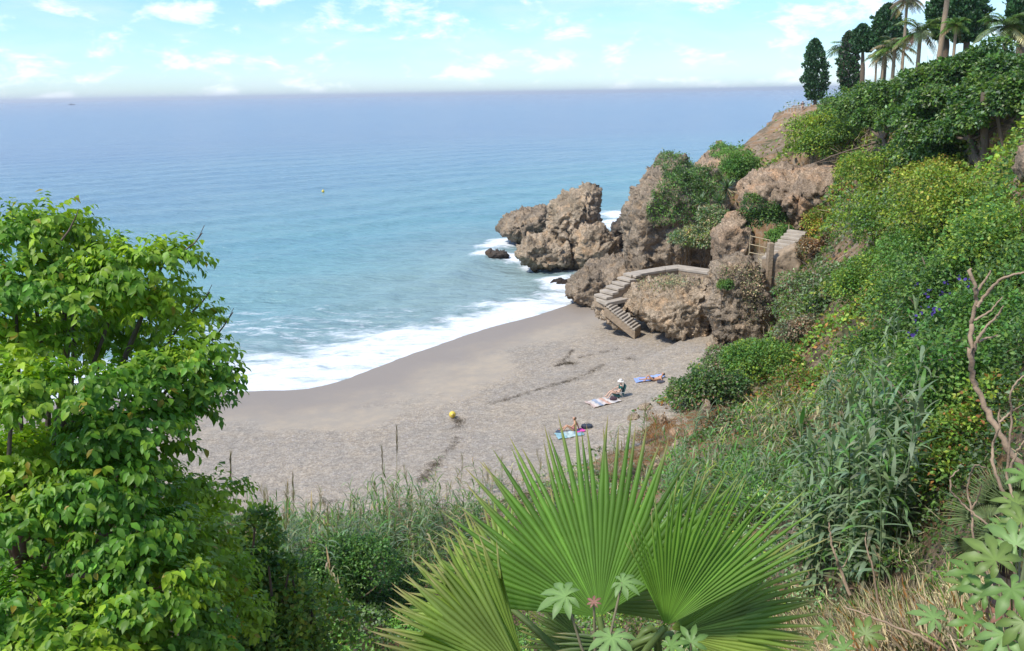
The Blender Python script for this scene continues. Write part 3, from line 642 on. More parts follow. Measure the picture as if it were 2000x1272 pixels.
o = A_.build('leafy_ground_cover', LEAF); tag(o, 'mixed low leafy creepers and scrub covering the hillside', 'ground cover', kind='stuff')
A_ = Acc(); ax2 = unit(rand_dirs(nn) * .9 + [0, 0, .6])
for i in range(3):
    mk = dryk & (np.arange(nn) % 6 == i); A_.scatter(STRAW[i], Pc[mk], frames(ax2, rand_dirs(nn))[mk], sz[mk] * 3.2, colc[mk])
o = A_.build('dry_brush', DRY); tag(o, 'dry brown stalks and twigs tangled over the hillside', 'dry brush', kind='stuff')
# low rust coloured growth on the bare patch
cs = []
for c_, r_ in bare[:5]:
    k = 3400; q = rng.normal(0, r_ * .5, (k, 2)) + c_; cs.append(q)
q = np.concatenate(cs); zq = H(q[:, 0], q[:, 1]); ok = (zq > 2.3) & (n2(q[:, 0], q[:, 1], .9, 3, 3.0) > -.12); q, zq = q[ok], zq[ok]; k = len(q)
A_ = Acc(); A_.scatter(STRAW[1], np.column_stack([q, zq + .03]), frames(unit(rand_dirs(k) + [0, 0, .6]), rand_dirs(k)), rng.uniform(.2, .45, k), palette(dict(O=7, B=2, S=1), k))
o = A_.build('rust_groundcover', DRY); tag(o, 'rust orange low growth on the bare patch by the beach', 'ground cover', kind='stuff')

# --- shrubs, each by its look and place
SH = [
 (1385,788,2.3,1.7,8000,.15,dict(G=4,D=5,R=2,B=1),'dark grey green bush spilling onto the beach edge'),
 (1425,728,2.0,1.5,5500,.15,dict(R=3,B=3,G=3,D=2),'twiggy brownish crown of the bush nearest the pebbles'),
 (1490,742,2.8,1.9,9000,.15,dict(E=3,G=5,L=2),'bright green bush behind the dark beach edge bush'),
 (1480,705,2.2,1.4,5000,.15,dict(R=3,G=4,B=1),'grey green scrub below the shaggy rock'),
 (1430,850,1.5,1.0,4500,.12,dict(B=5,O=2,D=2),'purple brown withered shrub beside the pale stones'),
 (1590,610,3.2,2.0,8500,.17,dict(R=5,G=3,B=1),'silvery green bush on the slope below the upper steps'),
 (1565,680,2.0,1.5,5000,.14,dict(B=6,R=2),'grey bare twig thicket beside the wooden post'),
 (1690,590,2.6,1.7,8000,.15,dict(L=3,G=5,E=2),'fresh green shrub amid dry stalks on the middle slope'),
 (1740,480,3.0,1.8,8000,.17,dict(G=4,L=3,R=2),'green vine mound in the middle of the slope'),
 (1800,560,2.4,1.7,8000,.14,dict(E=4,G=5),'emerald creeper mound above the purple flowers'),
 (1860,640,2.6,1.8,10000,.13,dict(D=4,G=5,E=1),'dark green creeper carrying purple trumpet flowers'),
 (1780,690,2.2,1.5,8000,.13,dict(G=5,D=3),'deep green creeper mound left of the dead branch'),
 (1900,460,3.2,2.0,11000,.15,dict(L=5,G=4,Y=3),'yellow green creeper mass high on the slope'),
 (1830,395,2.4,1.5,7000,.15,dict(Y=4,L=4,O=1),'yellowing creeper hump below the shadowed cliff'),
 (1975,545,2.4,1.8,8000,.13,dict(G=5,L=3,E=2),'green creeper at the frame edge above the dead branch'),
 (1720,385,3.0,2.0,8000,.18,dict(L=5,Y=2,G=4),'lime green shrub beneath the leaning bare branch'),
 (1600,462,1.5,1.5,5000,.15,dict(Y=3,O=3,L=3,G=2),'orange and yellow shrub beside the upper steps'),
 (1595,500,1.6,1.2,3500,.14,dict(B=5,O=2,S=1),'brown dead shrub hanging under the orange one'),
 (1612,282,5.2,3.0,10000,.25,dict(L=7,G=3,Y=2),'large lime green shrub on the promontory flank'),
 (1640,300,4.5,2.6,8000,.24,dict(L=4,G=5),'green shrub right of the lime one on the promontory'),
 (1700,260,5.0,3.0,9000,.24,dict(G=6,D=3,L=1),'mid green thicket under the row of cypresses'),
 (1640,222,3.2,1.8,6000,.26,dict(G=5,R=3),'green thicket at the terrace wall between two cypresses'),
 (1450,345,3.2,2.2,5500,.24,dict(G=5,E=3),'green shrub tucked between overhang and capped rock'),
 (1880,850,2.0,1.5,9000,.11,dict(E=4,G=5,D=2),'lush creeper hollow beside the cane stand'),
 (1930,740,2.0,1.6,8000,.12,dict(E=4,G=4,D=2),'bright creeper bank behind the dead branch'),
 (1840,960,1.6,1.2,7500,.10,dict(G=5,L=2,O=1),'low mottled creeper in the gully behind the cane'),
 (1540,790,2.0,1.3,5500,.13,dict(O=2,B=2,G=4,L=2),'rust tinged scrub between the bush and the cane'),
 (660,1180,1.7,1.5,11000,.085,dict(E=4,G=5,D=2),'rich green bush below the reeds by the palm'),
 (760,1210,1.3,1.1,6000,.085,dict(D=4,G=5),'dark bush with violet flowers under the left palm frond'),
]
for i, (px, py, rx, rz, n, sz_, sp, lab) in enumerate(SH):
    k_ = 1.22 if px > 1605 and py > 320 else 1.0; shrub('shrub', px, py, rx * k_, rz * k_ * 1.1, int(n * 1.12), sz_, sp, lab, lobes=8)
shrub('hanging_shrub', 1490, 440, 2.2, 2.4, 7000, .17, dict(D=6, G=4), 'dark ivy hanging under the overhanging rock', D=70.5, lobes=7, group=None, twigs=4)
shrub('hanging_shrub', 1520, 470, 1.5, 1.2, 3500, .15, dict(E=4, G=4), 'green shrub beside the wooden gate and steps', D=66.5, lobes=5, group=None, twigs=3)
shrub('slope_scrub', 1350, 480, 2.6, 1.9, 6500, .18, dict(R=6, L=1, S=2), 'grey green scrub between headland rock and orange mound', D=74, lobes=7, group=None, twigs=5)
shrub('slope_scrub', 1390, 455, 2.2, 2.0, 5000, .18, dict(R=5, S=2, G=2), 'pale green scrub above the walkway', D=75, lobes=6, group=None, twigs=5)
shrub('rock_tuft', 1418, 566, .7, .8, 2200, .1, dict(G=5, E=2, D=2), 'small green tuft growing on the shaggy rock', D=55.2, lobes=4, group=None, twigs=3)
def drape(name, rock_label, ells, n, size, spec, label, thick=.8, mat_=LEAF):
    """growth that clings to a rock: leaves just off the rock's own surface, in mounds"""
    V = ROCKV[rock_label]; ix, iy, zf = proj(V); nzv = fbm(V * .5 + 3, 3) * .45; ok = np.zeros(len(V), bool)
    for cx, cy, rx, ry in ells: ok |= ((ix - cx) / rx) ** 2 + ((iy - cy) / ry) ** 2 < 1 + nzv
    ok &= np.hypot(V[:, 0], V[:, 1]) < np.quantile(np.hypot(V[:, 0], V[:, 1])[ok], .7)
    Q = V[ok]; P = Q[rng.integers(0, len(Q), n)] + rng.normal(0, .15, (n, 3)); view = unit(CAM - P.mean(0))
    h_, _a, _b, idm = mounds(P[:, 0] + P[:, 2] * .6, P[:, 2] * 1.1 + P[:, 1] * .3, 1.5, 31); lift = (h_ * .9 + .1) * thick * rng.random(n) ** .5
    P = P + (np.array([0, 0, .75]) + view * .6) * lift[:, None]; col = palette(spec, n) * np.exp((idm - .5) * .7)[:, None]
    acc = Acc(); acc.scatter(LEAF2, P, frames(unit(rand_dirs(n) + [0, 0, -.3]), unit(rand_dirs(n) * .7 + view * .4 + [0, 0, .6])), size * rng.uniform(.6, 1.3, n), col)
    o = acc.build(name, mat_, None, Q.mean(0)); return tag(o, label, 'shrub')
HR = 'big steep headland rock with green shrubs on its crown'
drape('headland_shrub', HR, [(1335,395,58,52),(1300,420,35,25)], 9500, .19, dict(D=4, G=5, R=1), 'dark green shrubs draped over the headland rock face', 1.0)
drape('headland_shrub', HR, [(1315,325,34,26),(1350,345,40,25)], 5500, .19, dict(D=3, G=4, R=3), 'grey green shrub cap on the very top of the headland', .8)
drape('headland_shrub', HR, [(1388,375,28,45)], 4500, .19, dict(D=2, G=5, B=2), 'brownish green shrubs on the right flank of the headland', .9)
drape('cliff_shrub', 'pale brown rock with green cap behind the headland', [(1435,298,48,22),(1470,330,26,26)], 6500, .25, dict(G=6, E=2, D=2), 'green shrub cap on the pale rock behind', 1.0)
drape('dry_scrub', 'pitted tan rock carrying the walkway above the beach', [(1300,558,60,14)], 3200, .13, dict(S=4, B=4, R=2), 'dry straw scrub on top of the tan rock', .5, DRY)
drape('dry_scrub', 'tall shaggy brown rock block below the wooden gate', [(1468,575,22,60),(1445,535,40,16)], 4200, .13, dict(B=6, S=1, D=1), 'dry brown creeper hanging on the shaggy rock', .3, DRY)
# purple trumpet flowers on the dark creeper
FL = []
for i in range(10):
    a = i * math.pi / 5; FL.append((math.cos(a), math.sin(a), .55))
FLV = np.array([(0, 0, 0)] + FL); FLT = np.array([(0, 1 + i, 1 + (i + 1) % 10) for i in range(10)])
PURPLE = leaf_material('purple_petal', .5, .4, .2)
fm = raw_mesh('flower', FLV * .075, FLT, np.array((.10, .06, .36))); fm.materials.append(PURPLE)
host = [o for o in COL.objects if o.get('label') == 'dark green creeper carrying purple trumpet flowers'][0]
_dg = bpy.context.evaluated_depsgraph_get()
spots = [(1806,577),(1818,585),(1800,570),(1842,575),(1850,560),(1881,545),(1890,540),(1885,550),(1830,608),(1800,605),(1780,615),(1795,650),(1810,560),(1836,566),(1782,652),(1832,692),(1812,604),(1775,640)]
for i in range(54):
    px, py = spots[i % len(spots)]; qx, qy = px + rng.normal(0, 9), py + rng.normal(0, 8); rc = S.ray_cast(_dg, Vector(CAM), Vector(unit(ray(qx, qy)))); h_ = np.array(rc[1]) if rc[0] and np.linalg.norm(np.array(rc[1]) - CAM) > 22 else hit(qx, qy) + unit(CAM - hit(qx, qy)) * 1.5; d_ = unit(CAM - h_)
    f_ = bpy.data.objects.new('flower', fm); link(f_, host)
    w_ = h_ + d_ * .07
    f_.location = Vector(w_) - host.location; f_.rotation_euler = Vector(d_ + rng.normal(0, .4, 3) + [0, 0, .3]).to_track_quat('Z', 'Y').to_euler(); s_ = rng.uniform(.4, .85); f_.scale = (s_,) * 3

# --- canes and reeds
def reeds(acc, bases, h, leafn, leafl, spec, lean=.12, dry=.1, plume=0.0, width=1.0):
    for b0 in bases:
        hh = h * rng.uniform(.65, 1.15); ld = rng.normal(0, lean, 2); t = np.linspace(0, 1, 5)[:, None]
        pts = b0 + np.concatenate([ld[0] * hh * t ** 1.7, ld[1] * hh * t ** 1.7, hh * t], 1)
        cdry = rng.random() < dry; cst = palette(dict(S=4, B=2) if cdry else dict(R=3, G=2), 1)[0]
        acc.tube(pts, np.linspace(.014, .006, 5) * width, cst, 3)
        k = max(4, int(leafn * rng.uniform(.7, 1.2))); tt = np.linspace(.22, 1.0, k) ** .9
        Pl = np.stack([np.interp(tt, t[:, 0], pts[:, j]) for j in range(3)], 1)
        az = np.arange(k) * math.pi + rng.uniform(0, 6.28) + rng.normal(0, .5, k)
        el = np.interp(tt, [0, .8, 1], [.35, .75, 1.3]) + rng.normal(0, .15, k)
        ax = np.stack([np.cos(az) * np.cos(el), np.sin(az) * np.cos(el), np.sin(el)], 1)
        col = palette(dict(S=5, B=2) if cdry else spec, k, .16)
        lo = (tt < .4) & (rng.random(k) < .2); col[lo] = palette(dict(S=4, B=3), int(lo.sum()))
        ls = leafl * rng.uniform(.6, 1.15, k)
        for i in range(4):
            mk = (np.arange(k) * 7 + int(b0[0] * 10)) % 4 == i
            if mk.any():
                sc_ = np.stack([ls[mk] * width, ls[mk], ls[mk]], 1); acc.scatter(BL[i], Pl[mk], frames(ax[mk], np.tile([0, 0, 1.0], (mk.sum(), 1)) + .01), sc_, col[mk])
        if rng.random() < plume:
            ax = unit(rand_dirs(26) * .35 + [0, 0, 1]); Pp = pts[-1] + np.linspace(-.05, .55, 26)[:, None] * np.array([ld[0], ld[1], 1.0])
            acc.scatter(STRAW[0], Pp, frames(ax, rand_dirs(26)), np.full(26, .3), palette(dict(B=4, S=2), 26))
def bed(name, pxs, n, spread, h, leafn, leafl, spec, label, **k):
    acc = Acc(); bs = []
    for i in range(n):
        px, py = pxs[i % len(pxs)]; p_ = hit(px, py); p_ = p_ + np.append(rng.normal(0, spread, 2), 0); p_[2] = float(H(p_[0], p_[1])[0]) - .05; bs.append(p_)
    reeds(acc, bs, h, leafn, leafl, spec, **k); o = acc.build(name, LEAF, None, bs[0]); return tag(o, label, 'reeds', kind='stuff')
GREY = dict(R=6, G=2, E=1)
bed('cane_stand', [(1560,1100),(1600,1130),(1640,1150),(1670,1160),(1690,1170),(1710,1150),(1700,1110),(1640,1070),(1680,1060)], 90, .3, 3.5, 24, .62, dict(R=9, E=1), 'tall grey green giant cane stand right of the palm', lean=.05, width=1.6, dry=.02)
bed('cane_stand', [(1640,900),(1680,900),(1700,860),(1620,940),(1720,900)], 60, .5, 3.2, 22, .6, dict(R=8, E=1), 'farther giant cane stand behind the nearer canes', lean=.08, width=1.5, dry=.04)
bed('cane_stand', [(1540,900),(1500,880),(1560,860),(1480,920)], 70, 1.0, 2.0, 16, .6, dict(R=3, E=2, S=3, L=1), 'yellowing reed patch between stones and canes', lean=.2, dry=.3)
bed('reed_bed', [(1350,985),(1400,985),(1450,990),(1420,1030),(1370,1040),(1470,1040),(1330,1010)], 160, .75, 2.5, 19, .58, dict(E=5, R=4, L=1), 'bright green reed clump behind the large palm frond', lean=.22, dry=.04)
bed('reed_bed', [(540,1110),(600,1120),(660,1130),(560,1160),(640,1160),(720,1140)], 130, .7, 2.3, 18, .55, GREY, 'grey green reeds at the lower edge of the beach', lean=.16, dry=.12, plume=.12)
bed('reed_bed', [(770,1060),(800,1070),(850,1080),(900,1090),(820,1110),(740,1100),(880,1130)], 140, .7, 2.6, 19, .52, dict(R=5, G=3, S=1, E=1), 'reed thicket rising left of the large palm frond', lean=.16, dry=.15, plume=.06)
bed('reed_bed', [(950,970),(1000,1000),(1060,980),(1120,960),(1200,940),(1250,930)], 60, .8, 1.4, 12, .5, dict(R=5, S=3, G=1), 'thin dry reeds along the beach behind the frond tips', lean=.18, dry=.35, plume=.1)
bed('reed_tuft', [(1345,868),(1355,872),(1365,866)], 5, .3, 1.7, 14, .75, dict(R=6), 'single grey cane tuft beside the purple brown shrub', lean=.12)
bed('reed_tuft', [(1235,872),(1250,870)], 7, .5, 1.8, 12, .6, dict(R=6, G=1), 'few thin canes standing before the orange patch', lean=.1, plume=.3)
for px, py, top, lab in [(450,1010,895,'dark feathery plume standing by the small tree'),(775,935,842,'tall dark plume stalk before the pebbles'),(752,915,880,'leaning dark plume left of the tall one'),(578,965,935,'short leaning plume above the reeds')]:
    b_ = hit(px, py + 130); D_ = math.hypot(b_[0], b_[1]); t_ = atd(px - (6 if 'leaning' in lab else 0), top, D_); A_ = Acc()
    A_.tube([b_, (b_ + t_) / 2, t_], [.014, .011, .006], PAL['S'], 4); u_ = unit(t_ - b_); k = 60
    A_.scatter(STRAW[0], t_ - u_ * rng.uniform(0, 1.0, k)[:, None], frames(unit(rand_dirs(k) * .14 + u_), rand_dirs(k)), np.full(k, .35), palette(dict(B=5, S=1), k))
    tag(A_.build('reed_plume', DRY, None, b_), lab, 'reed plume', 'plumes above the reeds')
# dry grass in the near corner
A_ = Acc(); n = 13000; px = rng.uniform(1500, 1900, 90); q = []
for a in px:
    h_ = hit(a, rng.uniform(1225, 1330)); q.append(h_)
q = np.array(q)[rng.integers(0, 90, n)] + rng.normal(0, .45, (n, 3)); q[:, 2] = H(q[:, 0], q[:, 1]); ax = unit(rand_dirs(n) * .8 + [0, 0, .9])
for i in range(3): A_.scatter(STRAW[i], q[i::3], frames(ax, rand_dirs(n))[i::3], rng.uniform(.3, .75, n)[i::3], palette(dict(S=6, B=3, O=1, G=1), n)[i::3])
o = A_.build('dry_grass', DRY); tag(o, 'straw coloured dry grass in the near corner', 'dry grass', kind='stuff')

# ------------------------------------------------------------------ trees on the terrace
def cypress(px, base, crown_lo, top, wpx, D, label, n=9000, col=dict(D=6, R=1), holes=.0, lean=0.0):
    b0 = atd(px, base, D); t0 = atd(px + lean, top, D); c0 = atd(px, crown_lo, D); h = t0[2] - c0[2]; w = .84 * wpx * D / F
    g = b0.copy(); g[2] = min(b0[2], float(H(b0[0], b0[1])[0])) - .2
    root = empty('cypress_tree', g); tag(root, label, 'tree', 'cypresses on the terrace')
    A_ = Acc(); A_.tube([g, b0 * .4 + c0 * .6, c0 + (t0 - c0) * .8], [.34, .26, .06], (.14, .11, .085), 8); A_.build('trunk', BARK, root, g)
    t = rng.random(n); a = rng.uniform(0, 6.283, n)
    prof = np.clip(np.sin(np.clip(t * .86 + .14, 0, 1) * math.pi) ** .55, 0, 1) * w
    q = np.stack([np.cos(a), np.sin(a), t * h / max(w, .1) * .9], 1)
    lump_ = 1 + .48 * gnoise(q * 1.7 + px) + .40 * gnoise(q * 3.6 + px * .3)
    r = prof * lump_ * (.45 + .55 * rng.random(n) ** .35)
    P = c0 + (t0 - c0) * t[:, None] + np.stack([np.cos(a) * r, np.sin(a) * r, np.zeros(n)], 1)
    ok = (gnoise(P * .8 + px) > -.6 + holes) & (gnoise(P * 1.9 + px) > -.5)
    P, a = P[ok], a[ok]; k = len(P); ax = unit(np.stack([np.cos(a) * .5, np.sin(a) * .5, np.ones(k) * .7], 1) + rand_dirs(k) * .6)
    c_ = palette(col, k, .25) * np.array([.85, .95, 1.15]) * np.exp(gnoise(P * 1.1) * .35)[:, None]
    A_ = Acc(); A_.scatter(LEAF2, P, frames(ax, rand_dirs(k)), rng.uniform(.24, .42, k) * (D / 110) ** .4, c_); f_ = A_.build('crown', CYP, root, g); return root
cypress(1592, 212, 196, 78, 21, 128, 'lone dark cypress at the seaward end of the terrace', 8000, holes=.25)
cypress(1658, 190, 182, 64, 18, 118, 'slim thinning cypress with bare lower half', 7000, dict(D=5, B=2), .2)
cypress(1685, 185, 104, 50, 17, 108, 'short crowned cypress on a tall bare trunk', 5000)
cypress(1728, 140, 98, 10, 26, 100, 'rounded dark cypress between two palms', 8500, lean=8)
cypress(1848, 110, 78, -45, 27, 80, 'tall dark cypress behind the leaning palm trunk', 9000)
cypress(1888, 110, 84, -40, 30, 78, 'broad dark cypress right of the leaning palm trunk', 9000)
cypress(1993, 120, 78, -40, 20, 66, 'dark cypress cut by the frame edge', 7000)
def feather_palm(px, crown, base, rpx, D, label, nf=26, col=dict(R=4, G=3, D=1), trunk_r=.22, px0=None, droopy=1.0):
    c0 = atd(px, crown, D); b0 = atd(px if px0 is None else px0, base, D); g = b0.copy(); g[2] = min(b0[2], float(H(b0[0], b0[1])[0])) - .2; Rr = rpx * D / F
    root = empty('palm_tree', g); tag(root, label, 'palm', 'palms on the terrace')
    A_ = Acc(); t = np.linspace(0, 1, 9)[:, None]; A_.tube(g * (1 - t) + c0 * t, trunk_r * .75 * (1.15 - .3 * t[:, 0]), (.30, .24, .18), 8); A_.build('trunk', PALEBARK, root, g)
    for i in range(nf):
        az = i * 2.399; el = rng.uniform(-.35, 1.25); L = Rr * rng.uniform(.85, 1.15); s = np.linspace(0, 1, 9)
        e = np.array([math.cos(az), math.sin(az), 0]); pts = c0 + e * (L * s * math.cos(el * .6))[:, None] + np.array([0, 0, 1]) * (L * (math.sin(el) * s - .55 * droopy * s ** 2.2))[:, None]
        A_ = Acc(); cc = palette(col, 1)[0] if el > -.15 else palette(dict(B=3, S=3), 1)[0]
        A_.tube(pts, np.linspace(.03, .01, 9), cc, 3)
        k = 34; tt = np.linspace(.12, 1, k); Pl = np.stack([np.interp(tt, s, pts[:, j]) for j in range(3)], 1); tg = unit(np.stack([np.interp(tt, s, np.gradient(pts[:, j])) for j in range(3)], 1))
        sd_ = unit(np.cross(tg, [0, 0, 1.0]) + 1e-4)
        for sg in (-1, 1):
            ax = unit(tg * .7 + sd_ * sg + [0, 0, .15] + rng.normal(0, .1, (k, 3)))
            sc_ = Rr * .30 * np.sin(np.clip(tt * .85 + .15, 0, 1) * math.pi) ** .5 + .05
            A_.scatter(BL[1], Pl, frames(ax, np.tile([0, 0, 1.0], (k, 1)) + .01), np.stack([sc_ * 1.0, sc_, sc_], 1), np.clip(cc * np.exp(rng.normal(0, .15, (k, 1))), 0, 1))
        A_.build('frond', LEAF, root, g)
    return root
feather_palm(1772, 2, 150, 26, 92, 'tall slim palm whose crown touches the top edge', 30, dict(B=3, R=3), .2, 1764, 1.5)
feather_palm(1858, -60, 95, 40, 70, 'leaning pale palm trunk with its crown above the frame', 24, dict(R=4, G=2), .26, 1836)
feather_palm(1798, 62, 115, 44, 76, 'date palm with arching fronds between the cypresses', 34, dict(R=5, G=3, S=1))
feather_palm(1748, 92, 140, 38, 84, 'yellowish date palm beside the tall slim trunk', 34, dict(R=4, Y=1, S=2, G=2))
feather_palm(1726, 104, 165, 24, 98, 'small drooping palm on a thin trunk', 26, dict(R=4, S=2), .16, None, 1.4)
feather_palm(1712, 112, 165, 20, 102, 'smallest palm left of the drooping one', 22, dict(R=4, S=2, D=1), .15, None, 1.4)
feather_palm(1650, 92, 185, 30, 124, 'palm half hidden behind the thinning cypress', 26, dict(R=4, D=2), .18)
feather_palm(1966, 52, 115, 46, 62, 'date palm near the frame edge above the dark tree', 34, dict(R=5, G=3))
feather_palm(1868, 48, 120, 26, 68, 'small green palm before the broad cypresses', 26, dict(E=3, G=4), .15)
# terrace wall, hedge, railing and visitor
tz = atd(1600, 214, 128)
w0, w1 = atd(1612, 212, 124), atd(1700, 206, 112); dirv = unit((w1 - w0) * [1, 1, 0]); hl = np.linalg.norm(w1 - w0)
A_ = Acc(); n = 7000; q = rng.random((n, 3)); nm = np.array([-dirv[1], dirv[0], 0]); P = w0 + dirv * (q[:, :1] * hl) + nm * (q[:, 1:2] - .5) * 1.4 + [0, 0, 1] * (q[:, 2:3] * 1.7 - .4)
A_.scatter(LEAF2, P, frames(rand_dirs(n), rand_dirs(n)), rng.uniform(.2, .4, n), palette(dict(D=6, G=1), n)); o = A_.build('clipped_hedge', CYP, None, w0); tag(o, 'dark clipped hedge along the terrace behind the lone cypress', 'hedge'); 
METAL = plain('pale_railing_paint', (.55, .56, .56), .5, .4, .1)
r0_, r1_ = atd(1532, 217, 124), atd(1582, 213, 122); root = empty('terrace_railing', r0_); tag(root, 'thin pale railing at the seaward edge of the terrace', 'railing')
for i in range(9):
    p_ = r0_ + (r1_ - r0_) * i / 8; bar('post', p_ - [0, 0, .3], p_ + [0, 0, 1.05], .035, METAL, root, r0_)
for k in (.4, .7, 1.05): bar('rail', r0_ + [0, 0, k], r1_ + [0, 0, k], .03, METAL, root, r0_)
# big evergreen above the shadowed cliff
def broad_tree(name, base, lobes, n, size, spec, label, trunk_r=.35, group=None):
    b0 = atd(*base); g = b0.copy(); g[2] = float(H(b0[0], b0[1])[0]) - .2; root = empty(name, g); tag(root, label, 'tree', group); acc = Acc(); tr = Acc(); tot = sum(l[2] * l[3] for l in lobes)
    cs = [atd(l[0], l[1], l[4]) for l in lobes]; hub = np.mean(cs, 0) * .5 + g * .5
    tr.tube([g, hub * .5 + g * .5 + [.2, 0, 0], hub], [trunk_r, trunk_r * .85, trunk_r * .7], (.15, .12, .09), 9)
    for (px, py, rx, ry, D), c_ in zip(lobes, cs):
        a = .86 * rx * D / F; b_ = .82 * ry * D / F; c_ = c_ - [0, 0, .35]; Rl = np.array([a, (a + b_) / 2, b_])
        for _k in range(7): lobes_leaves(c_ + rand_dirs(1)[0] * Rl * rng.uniform(.25, .7), Rl * rng.uniform(.42, .66), int(n * rx * ry / tot / 7), size, spec, LEAF2, acc, clump=(.9, .35), shell=.45)
        t = np.linspace(0, 1, 5)[:, None]; tr.tube(hub * (1 - t) + c_ * t + np.sin(t * 3.1) * rng.normal(0, .2, 3), np.linspace(trunk_r * .5, .04, 5), (.15, .12, .09), 6)
    acc.build('crown', LEAF, root, g)['kind'] = 'stuff'; tr.build('trunk', BARK, root, g); return root
broad_tree('evergreen_tree', (1915, 345, 47.5), [(1830,130,60,48,56),(1895,115,60,40,55),(1960,135,60,48,53),(1850,190,70,50,53),(1925,170,65,40,51),(1985,180,50,60,49),(1800,165,60,45,57),(1925,95,50,35,55),(1810,215,60,40,54),(1865,240,55,38,52.5),(1945,232,45,32,52),(1890,222,55,34,49)],
    62000, .22, dict(D=4, G=5, R=2), 'large dark evergreen tree crowning the cliff', .2)
broad_tree('evergreen_tree', (1745, 245, 66), [(1740,190,55,40,66),(1700,185,45,35,72),(1775,165,45,35,64),(1760,225,60,40,63),(1700,225,50,32,70),(1665,205,40,28,78)], 26000, .22, dict(G=6, D=4, R=1), 'green evergreen tree left of the large dark one', .25)
broad_tree('evergreen_tree', (1820, 320, 55), [(1790,275,55,38,57),(1840,290,50,38,54),(1750,285,45,30,60),(1800,315,55,30,55)], 17000, .2, dict(G=5, D=3, R=2, L=1), 'lower spreading evergreen before the cliff hollow', .2)
for px0, py0, px1, py1, D, r, lab in [(1912,352,1928,180,49.3,.19,'thick grey trunk in the cliff hollow'),(1955,352,1950,190,49,.10,'thin trunk right of the thick one in the hollow')]:
    a, b_ = atd(px0, py0, D), atd(px1, py1, D); t = np.linspace(0, 1, 8)[:, None]; A_ = Acc(); A_.tube(a * (1 - t) + b_ * t + np.sin(t * 5) * [.15, 0, 0], np.linspace(r * 1.3, r * .8, 8), (.13, .105, .08), 8); tag(A_.build('tree_trunk', BARK, None, a), lab, 'trunk')
# agave rosettes by the headland
for px, py, D, s_, lab in [(1420,368,80,1.3,'spiky agave at the right shoulder of the headland'),(1368,395,77,1.0,'spiky agave above dry leaves on the headland'),(1405,395,78,1.1,'spiky agave between two others on the headland')]:
    c_ = atd(px, py, D); k = 40; ax = unit(rand_dirs(k) + [0, 0, .7]); A_ = Acc(); sc_ = s_ * rng.uniform(.8, 1.2, k); A_.scatter(BL[0], np.tile(c_, (k, 1)), frames(ax, np.tile([0, 0, 1.], (k, 1)) + .01), np.stack([sc_ * 1.6, sc_, sc_], 1), palette(dict(R=4, D=3), k))
    k = 30; ax = unit(rand_dirs(k) * [1, 1, .4] + [0, 0, -.8]); A_.scatter(BL[1], np.tile(c_, (k, 1)), frames(ax, rand_dirs(k)), np.full(k, s_ * 1.0), palette(dict(S=4, B=3), k)); tag(A_.build('agave', LEAF, None, c_), lab, 'agave', 'agaves on the headland')

# ------------------------------------------------------------------ bare branches
def branch_thing(name, D, lines, label, m=PALEBARK):
    base = atd(*lines[0][0][-1], D); root = empty(name, base); tag(root, label, 'branch')
    for pts, r_ in lines:
        P = np.array([atd(px, py, D + rng.normal(0, .04)) for px, py in pts]); t = np.linspace(0, len(P) - 1, len(P) * 5); Q = np.stack([np.interp(t, np.arange(len(P)), P[:, j]) for j in range(3)], 1)
        ker = np.array([.1, .2, .4, .2, .1]); Qs = Q.copy()
        for j in range(3): Qs[2:-2, j] = np.convolve(Q[:, j], ker, 'valid')
        A_ = Acc(); A_.tube(Qs + rng.normal(0, r_ * .2, Qs.shape), np.linspace(r_ * .3, r_ * .72, len(Qs)) * rng.uniform(.88, 1.16, len(Qs)), (1, 1, 1), 7); A_.build('limb', m, root, base, True)
    return root
branch_thing('dead_tree', 6.2, [([(1893,525),(1905,560),(1908,590),(1896,640),(1894,690),(1905,750),(1925,800),(1955,855),(1990,905),(2020,960),(2040,1060)],.036),([(2010,532),(1985,534),(1950,548),(1925,575),(1907,600)],.018),([(1935,528),(1922,550),(1906,575)],.016),([(1960,598),(1945,620),(1925,640),(1908,665),(1897,700)],.018),([(1950,655),(1930,660),(1910,668)],.013),([(1958,580),(1935,608),(1903,625)],.012)], 'reddish bare dead branch rising at the frame edge')
branch_thing('bare_stem', 5.6, [([(2010,728),(1985,745),(1972,770),(1976,810),(1972,870),(1966,930),(1985,985),(2010,1030)],.014),([(1952,800),(1950,840),(1938,870),(1940,915),(1965,975)],.016),([(2000,790),(1975,805),(1952,825)],.010),([(2005,855),(1985,885),(1972,920)],.014)], 'thin grey stems looping beside the dead branch')
branch_thing('bare_stem', 5.2, [([(1872,918),(1858,930),(1855,960),(1880,985),(1910,1010),(1940,1035),(1960,1062),(1978,1110),(2000,1180)],.013),([(1925,915),(1905,905),(1893,930),(1888,965),(1898,1000),(1900,1050),(1925,1115),(1940,1150)],.011),([(1917,945),(1910,975),(1898,995)],.008)], 'pale curling stems before the small fan palm')
branch_thing('bare_stem', 8.5, [([(1692,1040),(1690,1060),(1705,1110),(1712,1160),(1722,1195),(1760,1230)],.02)], 'single pale stalk leaning before the canes', PALEBARK)
branch_thing('bare_stem', 9.5, [([(1618,1022),(1622,1050),(1632,1090),(1640,1110),(1660,1160)],.03),([(1660,1080),(1650,1105),(1636,1112)],.015)], 'reddish bent stem at the foot of the canes', PALEBARK)
branch_thing('bare_stem', 7.5, [([(1650,1185),(1690,1200),(1750,1225),(1800,1245),(1850,1275)],.022)], 'fallen pale stalk lying over the dry grass', PALEBARK)
